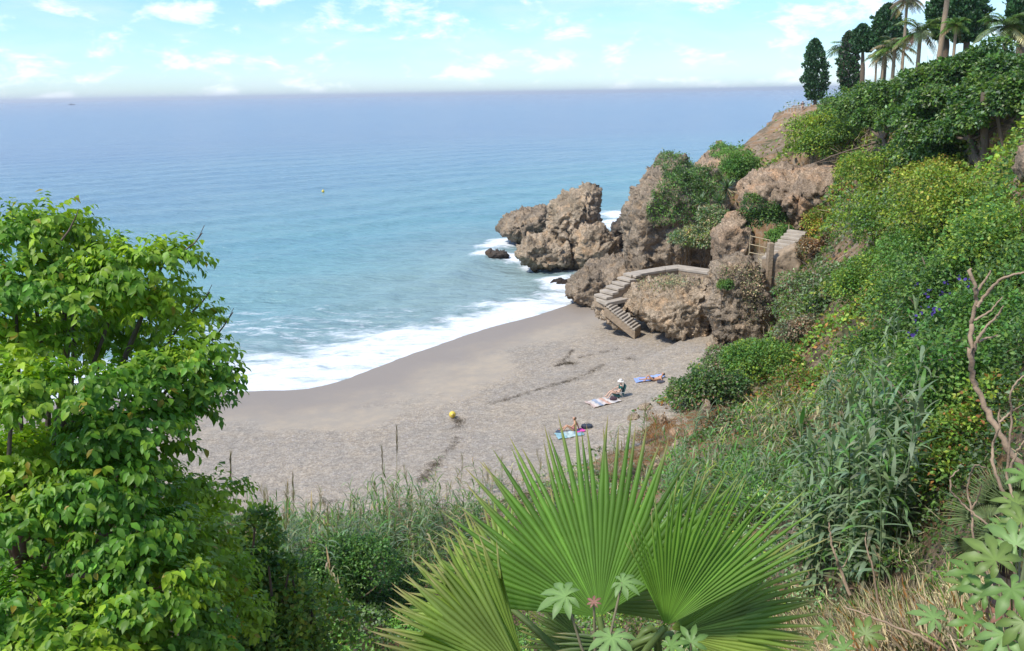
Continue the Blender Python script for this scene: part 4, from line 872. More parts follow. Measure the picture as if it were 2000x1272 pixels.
branch_thing('leaning_branch', 76, [([(1545,332),(1590,320),(1640,300),(1690,285),(1720,275)],.14),([(1600,318),(1640,312),(1690,310)],.08),([(1570,326),(1620,322),(1650,328)],.08),([(1650,298),(1665,320),(1660,345)],.06)], 'leaning grey bare branch below the promontory shrubs', BARK)

# ------------------------------------------------------------------ foreground fan palm
def fan(parent, origin, hub, tip, spread=1.5, N=46, nrm=None, fuse=.60, cup=.05, droop=.08, spec=None, tipc=.35, fold=.12, asym=0.0, rx=1.0, tilt=0.0, grow=0.0):
    y = tip - hub; L = np.linalg.norm(y); y = y / L
    n0 = unit(CAM - hub) if nrm is None else unit(np.array(nrm, float)); x = unit(np.cross(y, n0)); z = np.cross(x, y); ct, st_ = math.cos(tilt), math.sin(tilt); x, z = x * ct + z * st_, z * ct - x * st_
    V = []; T = []; Cc = []; g0 = np.array(spec if spec is not None else (.10, .19, .03)); h = spread / N
    rs = np.array([.02, .25, .45, fuse, .72, .86, 1.0])
    for i in range(N):
        a = -spread + 2 * spread * (i + .5) / N + asym; Li = L * (1 - .18 * (abs(a - asym) / spread) ** 2) * rng.uniform(.93, 1.04) * (1 - grow * (1 - (i + .5) / N) ** 1.3); b0 = len(V); cg = g0 * math.exp(rng.normal(0, .16))
        fz = fuse * rng.uniform(.97, 1.04); da = rng.normal(0, .028); dr = droop * rng.uniform(.2, 1.8) + (rng.random() < .09) * .35; brown = rng.random() < tipc
        for k, r in enumerate(rs):
            rr = fz if k == 3 else r; w = rr * Li * math.tan(h) if rr <= fz + 1e-6 else fz * Li * math.tan(h) * max(0, (1 - rr) / (1 - fz)) ** .62
            aa = a + da * max(0, rr - fz) / (1 - fz); c_ = np.array([math.sin(aa) * rx, math.cos(aa)]) * rr * Li; pd = np.array([math.cos(aa), -math.sin(aa)])
            zz_ = cup * L * rr ** 2 + fold * abs(math.sin(a)) * rr * Li - dr * Li * max(0, rr - .5) ** 2 * 2
            pl = .8 * w
            for s_, zo in ((-1, -pl), (0, pl), (1, -pl)):
                q = c_ + pd * s_ * w; V.append(hub + x * q[0] + y * q[1] + z * (zz_ + zo))
                e = max(0, (rr - .8) / .2) if brown else max(0, (rr - .95) / .05) * .6; edge_ = 1.25 if s_ == 0 else .88  # paler midrib; edges darkened too, so pleat shading is partly painted into the colour
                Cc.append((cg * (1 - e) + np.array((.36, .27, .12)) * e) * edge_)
        for k in range(len(rs) - 1):
            o_ = b0 + k * 3
            for s_ in (0, 1): T += [(o_ + s_, o_ + s_ + 1, o_ + s_ + 4), (o_ + s_, o_ + s_ + 4, o_ + s_ + 3)]
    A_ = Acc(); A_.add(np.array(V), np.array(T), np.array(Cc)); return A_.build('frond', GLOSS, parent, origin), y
def palm_plant(heart, label, group=None):
    g = heart.copy(); g[2] = float(H(heart[0], heart[1])[0]) - .2; root = empty('fan_palm', g); tag(root, label, 'palm', group)
    A_ = Acc(); t = np.linspace(0, 1, 8)[:, None]; A_.tube(g * (1 - t) + heart * t, .20 + .03 * np.cos(t[:, 0] * 9), (.2, .15, .1), 10); A_.build('trunk', BARK, root, g); return root, g
def petiole(frond, g, heart, hub, y, r=.013, col=(.16, .22, .06)):
    t = np.linspace(0, 1, 9)[:, None]; ctl_ = hub - y * np.linalg.norm(hub - heart) * .45
    P = heart * (1 - t) ** 2 + ctl_ * 2 * t * (1 - t) + hub * t ** 2; A_ = Acc(); A_.tube(P, np.linspace(r * 1.5, r, 9), col, 6); A_.build('petiole', LEAF, frond, g)
heart = atd(1270, 1480, 2.7); pr, pg = palm_plant(heart, 'large green fan palm in the near foreground')
MG = (.11, .215, .033); YG = (.20, .29, .05)
for hb, hD, tp, tD, sp, N, kw in [
    ((1000,1190),2.9,(860,1080),3.4,1.0,26,dict(spec=YG, tipc=.7, fold=.3)),
    ((1120,1180),3.0,(1180,960),3.6,1.5,44,dict(spec=(.17,.23,.06), tipc=.8, droop=.2)),
    ((1170,1205),2.6,(1088,826),3.1,1.30,46,dict(spec=MG, tipc=.6, fold=.22, cup=.05, fuse=.57, droop=.06, tilt=.12)),
    ((1300,1224),2.4,(1590,912),2.65,.74,32,dict(spec=(.14,.26,.035), tipc=.3, fold=.12, cup=.10, fuse=.55, droop=.03, tilt=-.2, asym=-.42, grow=.5)),
    ((1308,1230),2.5,(1605,1120),2.8,.48,18,dict(spec=YG, tipc=.95, droop=.2, fold=.1)),
    ((1315,1240),2.45,(1590,1235),2.7,.5,18,dict(spec=(.24,.31,.06), tipc=.8, droop=.15)),
    ((1030,1320),2.35,(800,1090),2.6,.55,24,dict(spec=YG, tipc=.8, fold=.5, fuse=.7)),
    ((1030,1330),2.3,(740,1200),2.5,.75,22,dict(spec=(.17,.24,.05), tipc=.9, fold=.2)),
    ((1240,1260),2.5,(1160,1400),2.5,1.2,26,dict(spec=(.11,.17,.05), tipc=.6)),
    ((1150,1260),2.75,(1010,1260),2.9,1.0,24,dict(spec=(.16,.22,.06), tipc=.7, droop=.2))]:
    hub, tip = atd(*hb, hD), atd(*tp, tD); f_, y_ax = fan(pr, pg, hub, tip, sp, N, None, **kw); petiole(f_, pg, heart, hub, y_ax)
h2 = atd(1985, 1120, 8.6); pr, pg = palm_plant(h2, 'small shaded fan palm behind the curling stems')
for hb, hD, tp, tD, sp in [((1930,1010),8.4,(1885,960),8.8,1.7),((1960,985),8.6,(1950,905),8.9,1.6),((1990,990),8.5,(2000,900),8.7,1.6),((1935,1050),8.2,(1870,1050),8.4,1.5),((1965,1050),8.1,(1930,1100),8.2,1.5),((1900,1065),8.0,(1870,1110),8.1,1.4),((2000,1040),8.2,(2040,1000),8.4,1.6),((1975,960),8.9,(1930,925),9.2,1.3)]:
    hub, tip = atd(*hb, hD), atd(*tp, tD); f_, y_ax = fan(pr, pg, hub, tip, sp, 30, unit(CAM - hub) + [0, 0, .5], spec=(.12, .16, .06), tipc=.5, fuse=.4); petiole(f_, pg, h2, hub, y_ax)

# ------------------------------------------------------------------ castor plants
def castor_mesh(name, nl, col, seed):
    r = np.random.default_rng(seed); V = [(0, 0, 0)]; T = []; angs = np.linspace(-2.45, 2.45, nl)
    ls = 1 - .42 * (np.abs(angs) / 2.45) ** 1.4; ls *= r.uniform(.92, 1.05, nl); rim = []
    for i, (a, l) in enumerate(zip(angs, ls)):
        d = np.array([math.sin(a), math.cos(a)]); s = np.array([math.cos(a), -math.sin(a)]); w = .15 * l + .02
        st_ = len(V)
        for rr, ww, zz_ in ((.34, .55, .03), (.55, 1.0, .05), (.78, .72, 0.0)):
            for k in (-1, 0, 1): q = d * rr * l + s * w * ww * k; V.append((q[0], q[1], zz_ + (.035 if k else 0) - .22 * (rr * l) ** 2))
        q = d * l; V.append((q[0], q[1], -.07 - .22 * l * l)); t_ = st_ + 9
        T += [(0, st_ + 1, st_), (0, st_ + 2, st_ + 1)]
        for k in (0, 3):
            for j in (0, 1): T += [(st_ + k + j, st_ + k + j + 1, st_ + k + j + 4), (st_ + k + j, st_ + k + j + 4, st_ + k + j + 3)]
        T += [(st_ + 6, st_ + 7, t_), (st_ + 7, st_ + 8, t_)]
        if i: T += [(0, st_, rim[-1][0])]; T += [(rim[-1][0], st_, st_ + 3), (rim[-1][0], st_ + 3, rim[-1][1])] if False else []
        rim.append((st_ + 2, st_ + 5))
    V = np.array(V); rib = np.ones(len(V)); rib[0] = 1.5; rib[2::10] = 1.45; rib[5::10] = 1.3; rib[8::10] = 1.2; me = raw_mesh(name, V, np.array(T), np.array(col)[None] * rib[:, None] * r.uniform(.9, 1.1, (len(V), 1)), True); me.materials.append(LEAF); return me
CM = [castor_mesh('leaf', 8, (.17, .27, .085), 1), castor_mesh('leaf', 7, (.13, .22, .055), 2), castor_mesh('leaf', 8, (.14, .20, .05), 3), castor_mesh('leaf', 7, (.26, .12, .09), 4)]
def castor(label, base, leaves, group='castor plants'):
    b0 = atd(*base); g = b0.copy(); g[2] = float(H(b0[0], b0[1])[0]) - .1; root = empty('castor_plant', g); tag(root, label, 'castor plant', group)
    A_ = Acc(); t = np.linspace(0, 1, 9)[:, None]; A_.tube(g * (1 - t) + b0 * t, np.linspace(.02, .010, 9), (.26, .3, .16), 6); A_.build('stem', LEAF, root, g)
    for px, py, rp, D, k in leaves:
        c_ = atd(px, py, D); s_ = rp * D / F; o = bpy.data.objects.new('leaf', CM[k]); link(o, root)
        nv = unit(unit(CAM - c_) * .62 + np.array([0, 0, .75]) + rng.normal(0, .22, 3)); out_ = (c_ - b0) * [1, 1, 0]; out_ = unit(out_ + rng.normal(0, .12, 3)) + [0, 0, .25]
        f_ = frames(np.array([out_ - nv * (out_ @ nv)]), np.array([nv]))[0]; Mx = Matrix([[*(f_[r] * s_), (c_ - g)[r]] for r in range(3)] + [[0, 0, 0, 1]]); o.matrix_local = Mx
        mid = (b0 + c_) / 2 + [0, 0, -.03]; A_ = Acc(); A_.tube(np.array([b0, mid, c_]) - c_ , [.006, .005, .004], (.30, .26, .16), 5)
        pme = raw_mesh('petiole', np.concatenate(A_.V), np.concatenate(A_.T), np.concatenate(A_.C)); po = mobj('petiole', pme, LEAF, o); po.matrix_parent_inverse = Matrix(Mx.to_3x3().inverted()).to_4x4()
castor('pale castor leaves before the large palm frond', (1165,1330,2.15), [(1105,1165,72,2.2,0),(1215,1138,50,2.3,0),(1195,1245,74,2.05,0),(1160,1178,24,2.15,3),(1235,1330,60,2.0,1)])
castor('two upright castor leaves at the bottom edge', (1335,1380,2.1), [(1310,1262,50,2.1,1),(1350,1255,48,2.12,1),(1270,1320,50,2.05,0)])
castor('castor clump filling the lower frame corner', (1985,1330,3.4), [(1945,1095,70,3.5,2),(1985,1065,62,3.6,0),(1900,1120,52,3.6,1),(1825,1208,48,3.3,0),(1975,1150,70,3.3,1),(2000,1215,70,3.2,2),(1925,1160,55,3.5,1),(1960,1240,62,3.2,0),(1885,1145,45,3.7,2),(1900,1215,50,3.4,1),(1995,1020,50,3.8,2),(1965,1200,45,3.5,3),(1930,1265,55,3.2,2)])
castor('small castor plant in the dry grass', (1660,1330,3.6), [(1620,1232,38,3.7,1),(1690,1240,46,3.6,2),(1650,1268,40,3.5,1),(1580,1262,36,3.6,2)])
castor('castor sprig beside the looping grey stems', (2020,1010,4.6), [(1985,985,42,4.5,2),(2005,930,40,4.7,1),(1960,1030,36,4.5,1)])

# ------------------------------------------------------------------ foreground small leaved tree
FLB = [(190,610,120,80,8.0),(100,950,140,90,7.3),(190,1150,160,90,6.9),(40,470,95,62,7.3),(105,438,58,42,7.3),(140,500,60,50,7.2),(30,560,110,70,7.0),(150,570,110,70,6.9),(255,525,80,48,6.8),(325,500,46,36,6.8),(290,590,80,50,6.9),(20,670,110,60,6.9),(360,620,46,32,6.8),(130,660,120,60,7.8),(250,660,90,50,7.8),
    (385,690,50,40,6.4),(320,725,88,48,6.3),(402,742,48,40,6.3),(250,740,80,42,6.2),(130,760,110,42,5.9),(30,760,80,46,6.0),(240,830,105,52,5.9),(355,790,52,34,6.5),(300,880,52,40,6.3),(110,870,110,60,6.9),(20,900,80,70,6.2),(190,940,110,60,5.7),(310,960,80,52,6.7),(420,975,54,42,6.9),
    (70,1000,100,60,5.8),(240,1040,110,60,5.5),(370,1060,80,60,6.0),(120,1100,110,60,6.7),(290,1140,110,60,5.2),(430,1120,60,60,6.4),(40,1180,90,60,5.4),(180,1210,120,60,5.2),(340,1230,100,60,5.2),(450,1200,60,70,6.2),(80,1275,120,50,5.0),(300,1310,140,50,5.0)]
hubp = atd(60, 1150, 6.9); g = np.array([hubp[0] - .3, hubp[1] - .2, 0]); g[2] = float(H(g[0], g[1])[0]) - .2
root = empty('small_leaved_tree', g); tag(root, 'bright green glossy leaved tree filling the near side', 'tree')
tr = Acc(); tr.tube([g, (g + hubp) / 2 + [.1, 0, 0], hubp], [.17, .15, .12], (.2, .16, .12), 9)
PP = []; AX = []; NR = []; CC = []; ZN = []
for px, py, rx, ry, D in FLB:
    c_ = atd(px, py, D); Rr = np.array([rx * D / F, (rx + ry) * .5 * D / F, ry * .74 * D / F]) * .82
    t = np.linspace(0, 1, 7)[:, None]; tr.tube(hubp * (1 - t) + c_ * t + np.sin(t * 3.1) * rng.normal(0, .12, 3), np.linspace(.034, .010, 7), (.2, .16, .12), 5)
    nt_ = int(rx * ry * .020) + 13; d = rand_dirs(nt_); d[:, 2] = np.where(d[:, 2] < -.1, -d[:, 2], d[:, 2]); lump_ = 1 + .25 * gnoise(d * 2 + c_)
    base_ = c_ + d * Rr * (lump_ * (.62 + .38 * rng.random(nt_)))[:, None]
    tw = unit(d * [1, 1, .5] + rand_dirs(nt_) * .45 + [0, 0, -.25]); young = np.clip((rng.random(nt_) < .5) * rng.random(nt_) * .6 + .95 * gnoise(base_ * 1.0 + 3) + .1, 0, 1)
    for bq, dq, tq, yg in zip(base_, d, tw, young):
        k = rng.integers(9, 15); s_ = np.linspace(0, .22, k)[:, None]; P = bq + tq * s_ + np.array([0, 0, -.5]) * s_ ** 2
        side = unit(np.cross(tq, [0, 0, 1.0])); az = (np.arange(k) % 2 * 2 - 1)[:, None]
        ax = unit(tq * .55 + side * az * .75 + np.array([0, 0, -.75]) + rng.normal(0, .25, (k, 3))); nr = unit(dq * .6 + rng.normal(0, .3, (k, 3)) + [0, 0, .9])
        g1 = np.array((.11, .255, .024)); g2 = np.array((.38, .50, .035)); cc = (g1 * (1 - yg) + g2 * yg) * np.exp(rng.normal(0, .2, (k, 1))); cc[rng.random(k) < .012] = (.36, .28, .03)
        PP.append(P); AX.append(ax); NR.append(nr); CC.append(cc)
PP = np.concatenate(PP); AX = np.concatenate(AX); NR = np.concatenate(NR); CC = np.concatenate(CC); FR = frames(AX, NR); SZ = .071 * rng.uniform(.5, 1.3, len(PP))
near = np.argsort(np.linalg.norm(PP - CAM, axis=1)); ix, iy, _z = proj(PP); near = [i for i in near if 0 < ix[i] < 1990 and 0 < iy[i] < 1260][:1500:5][:300]
mk = np.ones(len(PP), bool); mk[near] = False
LEAF4 = (LEAF8[0][[0, 1, 2, 5, 6]] * [1.1, 1, 1], np.array([(0, 4, 1), (0, 2, 4), (1, 4, 3), (4, 2, 3)]))
dist = np.linalg.norm(PP - CAM, axis=1); nearq = dist < np.quantile(dist, .45)
A_ = Acc(); A_.scatter(LEAF8, PP[mk & nearq], FR[mk & nearq], SZ[mk & nearq], CC[mk & nearq]); A_.scatter(LEAF4, PP[mk & ~nearq], FR[mk & ~nearq], SZ[mk & ~nearq], CC[mk & ~nearq]); f_ = A_.build('foliage', GLOSS, root, g); f_['kind'] = 'stuff'
LM = [raw_mesh('leaf', LEAF8[0], LEAF8[1], np.array(c_)) for c_ in ((.115, .25, .022), (.16, .31, .025), (.27, .39, .03), (.10, .21, .02))]
for q in LM: q.materials.append(GLOSS)
for j, i in enumerate(near):
    o = bpy.data.objects.new('leaf', LM[j % 4]); link(o, root); f3 = FR[i] * SZ[i]; o.matrix_local = Matrix([[*f3[r], (PP[i] - g)[r]] for r in range(3)] + [[0, 0, 0, 1]])
tr.build('trunk', BARK, root, g)
for pts in [[(395,455),(380,475),(360,490),(340,510)],[(410,570),(395,590),(375,610)],[(455,610),(435,640),(415,665)],[(150,420),(135,450),(120,470)]]:
    A_ = Acc(); P = [atd(px, py, 6.7) for px, py in pts]; A_.tube(P, np.linspace(.004, .008, len(P)), (.3, .27, .24), 4)
    k = 8; A_.tube([P[0] * .5 + P[1] * .5, P[0] * .5 + P[1] * .5 + [.06, 0, .10]], .003, (.3, .27, .24), 4); A_.build('bare_twig', BARK, root, g)
# yellow green shrub in front, between the tree and the palm
sr = shrub('yellow_green_shrub', 540, 1290, .9, .9, 10000, .06, dict(L=6, G=4, Y=1), 'yellow green small leaved shrub beside the near tree', D=7.2, lobes=8, group=None, lift=.0, clump=(2.5, .35))
shrub('yellow_green_shrub', 500, 1130, .55, .8, 5000, .06, dict(G=6, L=3), 'narrow green shrub hugging the edge of the near tree', D=7.6, lobes=6, group=None, lift=.0, clump=(2.5, .35))

# ------------------------------------------------------------------ people, towels and small things on the beach
SKIN = plain('tanned_skin', (.52, .29, .18), .55, .35, .1); SKINL = plain('fair_skin', (.62, .40, .29), .55, .35, .1)
def cloth(name, col): return plain(name, col, .9, .1, .2, 12)
def skin_mesh(name, chains, m, parent, root_i=0, sub=1):
    """chains: list of [(point, radius), ...]; points shared by identical coordinates are welded"""
    V = []; Rr = []; E = []; key = {}
    for ch in chains:
        pv = None
        for p_, r_ in ch:
            k = tuple(np.round(p_, 4))
            if k not in key: key[k] = len(V); V.append(p_); Rr.append(r_)
            if pv is not None and pv != key[k]: E.append((pv, key[k]))
            pv = key[k]
    me = bpy.data.meshes.new(name); me.from_pydata([tuple(v_) for v_ in V], E, []); o = mobj(name, me, m, parent)
    md = o.modifiers.new('skin', 'SKIN'); md.use_smooth_shade = True
    for i, r_ in enumerate(Rr):
        sv = me.skin_vertices[0].data[i]; sv.radius = (r_, r_) if np.isscalar(r_) else r_; sv.use_root = (i == root_i)
    ms = o.modifiers.new('sub', 'SUBSURF'); ms.levels = sub; ms.render_levels = sub; return o
def hand(wrist, d, up):
    d = unit(np.array(d, float)); up = np.array(up, float); s = unit(np.cross(d, up)); pm = wrist + d * .07; out_ = [[(wrist, .026), (pm, (.036))]]
    for k, l in zip((-1.5, -.5, .5, 1.5), (.07, .085, .08, .06)):
        a = pm + d * .02 + s * k * .018; out_.append([(pm, .036), (a, .011), (a + d * l * .55 - up * .006, .009), (a + d * l - up * .03, .008)])
    t = pm - d * .045 + s * -.045; out_.append([(pm, .036), (t, .012), (t + d * .035 - s * .02, .009)]); return out_
def person(loc, rz, pose, label, skin, hair_col, suit_col, suit, group='sunbathers on the beach', hat=None, trousers=None):
    root = empty('person', loc); root.rotation_euler.z = rz; tag(root, label, 'person', group); A = {k: np.array(v_, float) for k, v_ in pose.items()}
    ch = [[(A['pelvis'], .135), (A['waist'], .105), (A['chest'], .14), (A['neck'], .055), (A['chin'], .062), (A['head'], .098), (A['crown'], .07)]]
    for s_ in 'lr':
        ch.append([(A['pelvis'], .135), (A['hip' + s_], .095), (A['knee' + s_], .06), (A['ankle' + s_], .04), (A['toe' + s_], .03)])
        ch.append([(A['chest'], .14), (A['sh' + s_], .058), (A['el' + s_], .042), (A['wr' + s_], .027)])
        ch += hand(A['wr' + s_], A['wr' + s_] - A['el' + s_], [0, 0, 1.0])
    body = skin_mesh('body', ch, skin, root)
    fwd = unit(A['face']); hd = A['head']
    skin_mesh('nose', [[(hd + fwd * .09, .014), (hd + fwd * .118 - [0, 0, .02], .012)]], skin, root)
    HC = plain('hair', hair_col, .6, .3, .3, 30)
    if hat is None: skin_mesh('hair', [[(hd + [0, 0, .05] - fwd * .02, .106), (hd - fwd * .06 + [0, 0, -.02], .098), (hd - fwd * .085 + [0, 0, -.11], .06)]], HC, root, 0, 2)
    else:
        skin_mesh('hair', [[(hd + [0, 0, .03] - fwd * .03, .10), (hd - fwd * .07 + [0, 0, -.05], .08)]], HC, root, 0, 2)
        bm = bmesh.new(); bmesh.ops.create_cone(bm, cap_ends=True, segments=20, radius1=.20, radius2=.185, depth=.015); bmesh.ops.create_cone(bm, cap_ends=True, segments=20, radius1=.112, radius2=.09, depth=.12, matrix=Matrix.Translation((0, 0, .06)))
        me = bpy.data.meshes.new('hat'); bm.to_mesh(me); bm.free(); mobj('hat', me, hat, root, hd + [0, 0, .08])
    SC = cloth('swimwear', suit_col)
    if suit in ('bottom', 'two', 'full', 'shirt'): skin_mesh('shorts', [[(A['waist'] * .4 + A['pelvis'] * .6, .128), (A['pelvis'], .152), (A['hipl'] * .75 + A['kneel'] * .25, .100)], [(A['pelvis'], .152), (A['hipr'] * .75 + A['kneer'] * .25, .100)]], trousers or SC, root)
    if suit in ('two', 'full', 'shirt'): skin_mesh('top', [[(A['waist'] * (.5 if suit == 'two' else 1) + A['chest'] * (.5 if suit == 'two' else 0), .128), (A['chest'], .158)] + ([(A['neck'] * .45 + A['chest'] * .55, .10)] if suit != 'two' else [])] + ([[(A['chest'], .158), (A['sh' + s_], .075), (A['sh' + s_] * .4 + A['el' + s_] * .6, .058)] for s_ in 'lr'] if suit == 'shirt' else []), SC, root)
    return root
def ground(px, py):
    p_ = hit(px, py); p_[2] = float(H(p_[0], p_[1])[0]); return p_
SIT = dict(pelvis=(0,0,.14), waist=(-.04,0,.32), chest=(-.03,0,.52), neck=(0,0,.68), chin=(.03,0,.74), head=(.03,0,.82), crown=(.02,0,.90), face=(1,0,-.1),
    hipl=(.06,.10,.13), kneel=(.40,.14,.42), anklel=(.66,.13,.07), toel=(.82,.13,.04), hipr=(.06,-.10,.13), kneer=(.46,-.12,.30), ankler=(.78,-.12,.06), toer=(.93,-.12,.05),
    shl=(-.04,.19,.57), ell=(.14,.24,.40), wrl=(.34,.17,.44), shr=(-.04,-.19,.57), elr=(-.16,-.24,.32), wrr=(-.24,-.24,.07))
CHAIR = dict(pelvis=(0,0,.30), waist=(-.08,0,.48), chest=(-.14,0,.68), neck=(-.14,0,.84), chin=(-.11,0,.90), head=(-.11,0,.98), crown=(-.12,0,1.06), face=(1,0,-.2),
    hipl=(.06,.10,.29), kneel=(.48,.13,.42), anklel=(.68,.13,.08), toel=(.84,.13,.05), hipr=(.06,-.10,.29), kneer=(.50,-.13,.40), ankler=(.76,-.13,.08), toer=(.92,-.13,.05),
    shl=(-.15,.20,.74), ell=(.02,.27,.55), wrl=(.26,.16,.50), shr=(-.15,-.20,.74), elr=(.02,-.27,.55), wrr=(.26,-.14,.52))
LIE = dict(pelvis=(0,0,.14), waist=(-.18,0,.15), chest=(-.38,0,.26), neck=(-.52,0,.38), chin=(-.53,0,.45), head=(-.57,0,.52), crown=(-.61,0,.58), face=(.8,0,.5),
    hipl=(.07,.10,.13), kneel=(.42,.13,.46), anklel=(.60,.13,.07), toel=(.75,.13,.05), hipr=(.07,-.10,.13), kneer=(.48,-.12,.12), ankler=(.88,-.13,.07), toer=(.98,-.13,.13),
    shl=(-.42,.20,.27), ell=(-.52,.30,.07), wrl=(-.28,.34,.05), shr=(-.42,-.20,.27), elr=(-.54,-.30,.07), wrr=(-.32,-.36,.05))
def towel(px, py, w_, l_, rz, cols, label, cat='towel'):
    c_ = ground(px, py); nx_, ny_ = 26, 40; u, v_ = np.meshgrid(np.linspace(-.5, .5, nx_), np.linspace(-.5, .5, ny_)); cs_, sn = math.cos(rz), math.sin(rz)
    x0 = (v_.ravel() * l_) + .04 * gnoise(np.stack([u.ravel() * 4, v_.ravel() * 0, u.ravel() * 0 + px], 1)); y0 = u.ravel() * w_ + .04 * gnoise(np.stack([v_.ravel() * 4, u.ravel() * 0, u.ravel() * 0 + py], 1))
    X = c_[0] + x0 * cs_ - y0 * sn; Y = c_[1] + x0 * sn + y0 * cs_
    Z = H(X, Y) + .03 + .11 * np.abs(gnoise(np.stack([x0 * 2.6, y0 * 2.6, x0 * 0 + px], 1)))
    band = (np.arange(len(X)) // nx_) * len(cols) // ny_ if len(cols) > 1 else np.zeros(len(X), int)
    k = np.array(cols)[np.clip(band, 0, len(cols) - 1)]; i = np.arange(nx_ * ny_).reshape(ny_, nx_); q = np.stack([i[:-1, :-1], i[:-1, 1:], i[1:, 1:], i[1:, :-1]], -1).reshape(-1, 4)
    me = raw_mesh('towel', np.stack([X, Y, Z], 1) - c_, q, k, True); o = mobj('beach_towel', me, DRY, None, c_); md = o.modifiers.new('thick', 'SOLIDIFY'); md.thickness = .012; return tag(o, label, cat, 'towels on the beach')
VX = math.atan2(-.12, -1)
towel(1112, 850, .9, 1.5, .2, [(.30, .48, .55), (.5, .6, .62), (.26, .42, .52)], 'pale blue towel under the bare backed sunbather')
towel(1128, 845, .55, .7, .3, [(.72, .10, .42)], 'magenta cloth at the hip of the bare backed sunbather', 'cloth')
person(ground(1122, 846), 3.0, SIT, 'bare backed sunbather sitting with hair tied up', SKIN, (.10, .06, .04), (.55, .05, .30), 'bottom')
towel(1178, 788, 1.3, 1.9, .35, [(.60, .46, .42), (.66, .58, .55), (.34, .38, .48), (.66, .58, .57), (.60, .38, .30), (.68, .62, .60), (.45, .42, .44), (.66, .58, .56)], 'rumpled pink and white striped blanket beside the seated reader', 'blanket')
cp = ground(1208, 778); person(cp, 3.25, CHAIR, 'person in dark green and a white hat on a low chair', SKINL, (.06, .05, .04), (.02, .10, .09), 'shirt', hat=plain('white_straw', (.78, .74, .68), .8, .1, .1), trousers=cloth('dark_cloth', (.03, .04, .05)))
root = empty('beach_chair', cp); root.rotation_euler.z = 3.25; tag(root, 'low dark beach chair under the person with the white hat', 'chair'); DK = cloth('chair_fabric', (.03, .09, .09)); FRM = plain('chair_frame', (.5, .5, .5), .4, .5, .1)
def lb(name, a, b_, r_, m): A_ = Acc(); A_.tube([a, b_], r_, (1, 1, 1), 5); return A_.build(name, m, root)
s_ = mobj('seat', box_mesh('seat', .46, .5, .03, .01), DK, root, (.12, 0, .155)); s_.rotation_euler.y = -.12; s_ = mobj('backrest', box_mesh('backrest', .03, .5, .68, .01), DK, root, (-.33, 0, .50)); s_.rotation_euler.y = -.28
for sg in (-.26, .26): lb('leg', (.32, sg, .18), (.38, sg, 0), .014, FRM); lb('leg', (-.16, sg, .16), (-.30, sg, 0), .014, FRM); lb('armrest', (-.30, sg, .40), (.22, sg, .36), .016, FRM)
towel(1268, 742, .9, 1.9, .0, [(.32, .42, .78), (.36, .46, .80)], 'blue towel under the lying sunbather')
person(ground(1277, 745), 3.1, LIE, 'sunbather lying back with one knee raised', SKIN, (.04, .03, .025), (.02, .02, .03), 'two')
def blob(name, px, py, s, col, label, cat='bag', z=None):
    c_ = ground(px, py); bm = bmesh.new(); bmesh.ops.create_icosphere(bm, subdivisions=3, radius=1); me = bpy.data.meshes.new(name); bm.to_mesh(me); bm.free()
    V = np.empty(len(me.vertices) * 3, np.float32); me.vertices.foreach_get('co', V); V = V.reshape(-1, 3); V = np.sign(V) * np.abs(V) ** .7 * s * (1 + .15 * gnoise(V * 2 + px))[:, None]; me.vertices.foreach_set('co', V.astype(np.float32).ravel())
    o = mobj(name, me, cloth(name, col), None, c_ + [0, 0, s[2] * .85]); return o, tag(o, label, cat)
for px, py, s, c_, lab in [(1146,838,(.32,.18,.13),(.06,.07,.09),'dark bag lying right of the bare backed sunbather'),(1092,846,(.2,.12,.08),(.08,.1,.14),'small dark bag left of the pale blue towel'),(1198,784,(.22,.18,.14),(.08,.05,.06),'dark bag at the feet of the hatted person'),(1291,749,(.25,.14,.09),(.08,.08,.10),'grey bag behind the lying sunbather')]:
    o, _ = blob('beach_bag', px, py, np.array(s), c_, lab); A_ = Acc(); t = np.linspace(0, math.pi, 9); A_.tube(np.stack([np.cos(t) * s[0] * .5, t * 0, s[2] * .8 + np.sin(t) * .12], 1), .012, (1, 1, 1), 5); A_.build('handle', o.data.materials[0], o)
person(atd(1567, 214, 121) + [0, 0, -.55], 1.7, dict(pelvis=(0,0,.92), waist=(0,0,1.08), chest=(.02,0,1.3), neck=(.04,0,1.48), chin=(.06,0,1.53), head=(.06,0,1.6), crown=(.05,0,1.69), face=(1,0,0),
    hipl=(0,.1,.9), kneel=(.02,.11,.48), anklel=(0,.12,.08), toel=(.14,.13,.04), hipr=(0,-.1,.9), kneer=(.03,-.11,.48), ankler=(-.02,-.12,.08), toer=(.12,-.13,.04), shl=(.02,.2,1.38), ell=(.16,.26,1.16), wrl=(.36,.22,1.12), shr=(.02,-.2,1.38), elr=(.16,-.26,1.16), wrr=(.36,-.22,1.12)),
    'distant visitor in dark clothes leaning at the terrace railing', SKINL, (.05, .04, .03), (.03, .03, .04), 'shirt', group=None)
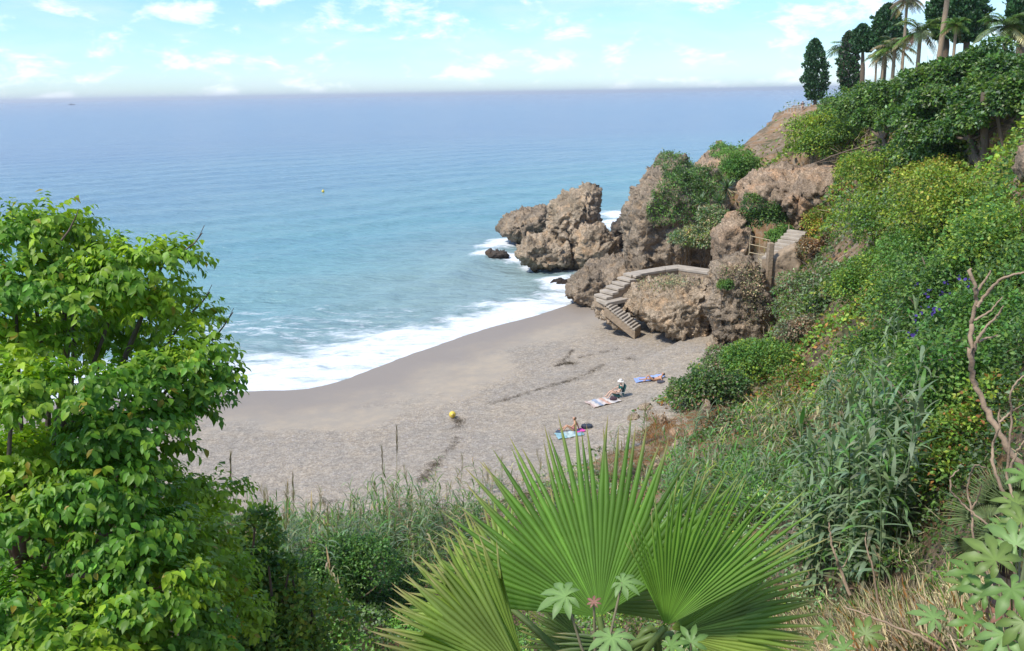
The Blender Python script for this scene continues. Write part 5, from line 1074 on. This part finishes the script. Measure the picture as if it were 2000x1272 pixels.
# buoys
def buoy(c_, r_, label, tilt):
    root = empty('yellow_buoy', c_); root.rotation_euler = (tilt, .2, 0); tag(root, label, 'buoy', 'yellow buoys'); YL = plain('buoy_plastic', (.75, .55, .08), .45, .4, .15, 4); 
    bm = bmesh.new(); bmesh.ops.create_uvsphere(bm, u_segments=24, v_segments=14, radius=r_); me = bpy.data.meshes.new('float'); bm.to_mesh(me); bm.free(); me.polygons.foreach_set('use_smooth', np.ones(len(me.polygons), bool)); mobj('float', me, YL, root)
    bm = bmesh.new(); bmesh.ops.create_cone(bm, cap_ends=True, segments=16, radius1=r_ * .5, radius2=r_ * .22, depth=r_ * .7); me = bpy.data.meshes.new('neck'); bm.to_mesh(me); bm.free(); mobj('neck', me, YL, root, (0, 0, r_ * 1.15))
    A_ = Acc(); t = np.linspace(0, 6.283, 13); A_.tube(np.stack([np.cos(t) * r_ * .2, t * 0, r_ * 1.6 + np.sin(t) * r_ * .2], 1), r_ * .05, (1, 1, 1), 5); A_.build('lifting_ring', METAL, root)
p_ = ground(884, 818); buoy(p_ + [0, 0, .24], .21, 'yellow buoy stranded on the pebble beach', 1.2)
p_ = atz(631, 374, .3); buoy(p_, .30, 'small yellow buoy floating far out on the sea', .1)
# far boat
p_ = atz(140, 205.5, 0); root = empty('motor_boat', p_); root.rotation_euler.z = .15; tag(root, 'tiny grey boat on the horizon', 'boat'); BG = plain('boat_paint', (.16, .17, .2), .5, .3, .1)
bm = bmesh.new(); secs = []
for t, w_, h_ in ((-14, 2.6, 2.4), (-6, 3.2, 2.4), (4, 3.0, 2.7), (10, 2.0, 3.2), (14.5, .2, 3.8)):
    secs.append([bm.verts.new(v_) for v_ in ((t, -w_, h_), (t, -w_ * .6, -.6), (t, w_ * .6, -.6), (t, w_, h_))])
for a, b_ in zip(secs, secs[1:]):
    for k in range(3): bm.faces.new((a[k], a[k + 1], b_[k + 1], b_[k]))
    bm.faces.new((a[3], a[0], b_[0], b_[3]))
bm.faces.new(secs[0]); me = bpy.data.meshes.new('hull'); bm.to_mesh(me); bm.free(); mobj('hull', me, BG, root)
mobj('cabin', box_mesh('cabin', 9, 4, 4, .5), BG, root, (-2, 0, 4.4)); mobj('mast', box_mesh('mast', .4, .4, 5, .05), BG, root, (-1, 0, 8.5))

# seaweed wrack on the pebbles
WEED = leaf_material('dried_seaweed', .8, .05, .1)
def wrack(pts, n, spread, label, thick=1.0):
    P = np.array([ground(*p_) for p_ in pts]); t = rng.uniform(0, len(P) - 1, n); c_ = np.stack([np.interp(t, np.arange(len(P)), P[:, j]) for j in range(3)], 1)
    w_ = spread * (.35 + 1.4 * np.clip(n2(t * 3, t * 0, 1.0, 2, pts[0][0]) + .35, 0, 1)); keep_ = n2(t * 5, t * 0 + 3, 1.0, 2, pts[0][1]) > -.22
    c_ = c_ + np.stack([rng.normal(0, 1, n) * w_, rng.normal(0, 1, n) * w_, np.zeros(n)], 1); c_ = c_[keep_]; k = len(c_); c_[:, 2] = H(c_[:, 0], c_[:, 1]) + rng.uniform(.015, .07, k) * thick
    A_ = Acc(); A_.scatter(STRAW[1], c_, frames(unit(rand_dirs(k) * [1, 1, .25]), unit(rand_dirs(k) * .4 + [0, 0, 1])), rng.uniform(.15, .4, k), palette(dict(B=1), k, .3) * .42)
    tag(A_.build('seaweed', WEED, None, P[0]), label, 'seaweed', 'seaweed wrack on the pebbles', kind='stuff')
wrack([(1118,684),(1108,700),(1095,708)], 500, .12, 'forked dark seaweed strand nearest the steps')
wrack([(1085,716),(1105,711),(1122,712)], 700, .2, 'thick dark seaweed clump at the fork', 1.4)
wrack([(1130,700),(1165,692),(1210,682)], 400, .14, 'thin pale line of seaweed toward the tan rock')
wrack([(960,790),(1010,775),(1060,760),(1100,748),(1140,735),(1180,712)], 1700, .22, 'long wandering seaweed line across the beach')
wrack([(890,820),(897,826),(893,840)], 500, .2, 'small dark seaweed pile by the stranded buoy', 1.5)
wrack([(1228,700),(1240,704)], 200, .2, 'lone dark tuft of seaweed on the upper pebbles')
wrack([(890,855),(885,875),(860,900),(845,910)], 500, .16, 'broken seaweed trail below the buoy')
wrack([(858,905),(845,915),(832,925),(826,945)], 900, .2, 'dark seaweed heap behind the reed thicket', 1.6)
wrack([(620,985),(660,982)], 150, .2, 'faint seaweed smear above the grey reeds')
# loose pebbles on the dry beach
n = 42000; u = rng.random(n); x_ = rng.uniform(-22, 18, n); y_ = rng.uniform(30, 68, n); z_ = H(x_, y_); sdv, _ = coast_sd(x_, y_)
ok = (z_ > .75) & (z_ < 2.7) & (rng.random(n) < .35 + .65 * np.clip(n2(x_, y_, .3, 3, 5.0) + .5, 0, 1)); P = np.stack([x_, y_, z_ + .005], 1)[ok]; k = len(P)
OCT = (np.array([(1, 0, 0), (-1, 0, 0), (0, 1, 0), (0, -1, 0), (0, 0, .7), (0, 0, -.4)], float), np.array([(0, 2, 4), (2, 1, 4), (1, 3, 4), (3, 0, 4)]))
col = np.array((.40, .36, .32)) * np.exp(rng.normal(0, .32, (k, 1))) * np.exp(rng.normal(0, .05, (k, 3))); s_ = rng.lognormal(-3.35, .4, k)
A_ = Acc(); A_.scatter(OCT, P, frames(rand_dirs(k) * [1, 1, .1], np.tile([0, 0, 1.0], (k, 1)) + .02), s_, np.clip(col, .05, .8)); tag(A_.build('pebbles', plain('pebble', (.36, .32, .28), .9, .15, .5, 3.0)), 'loose grey pebbles strewn over the beach', 'pebbles', kind='stuff')
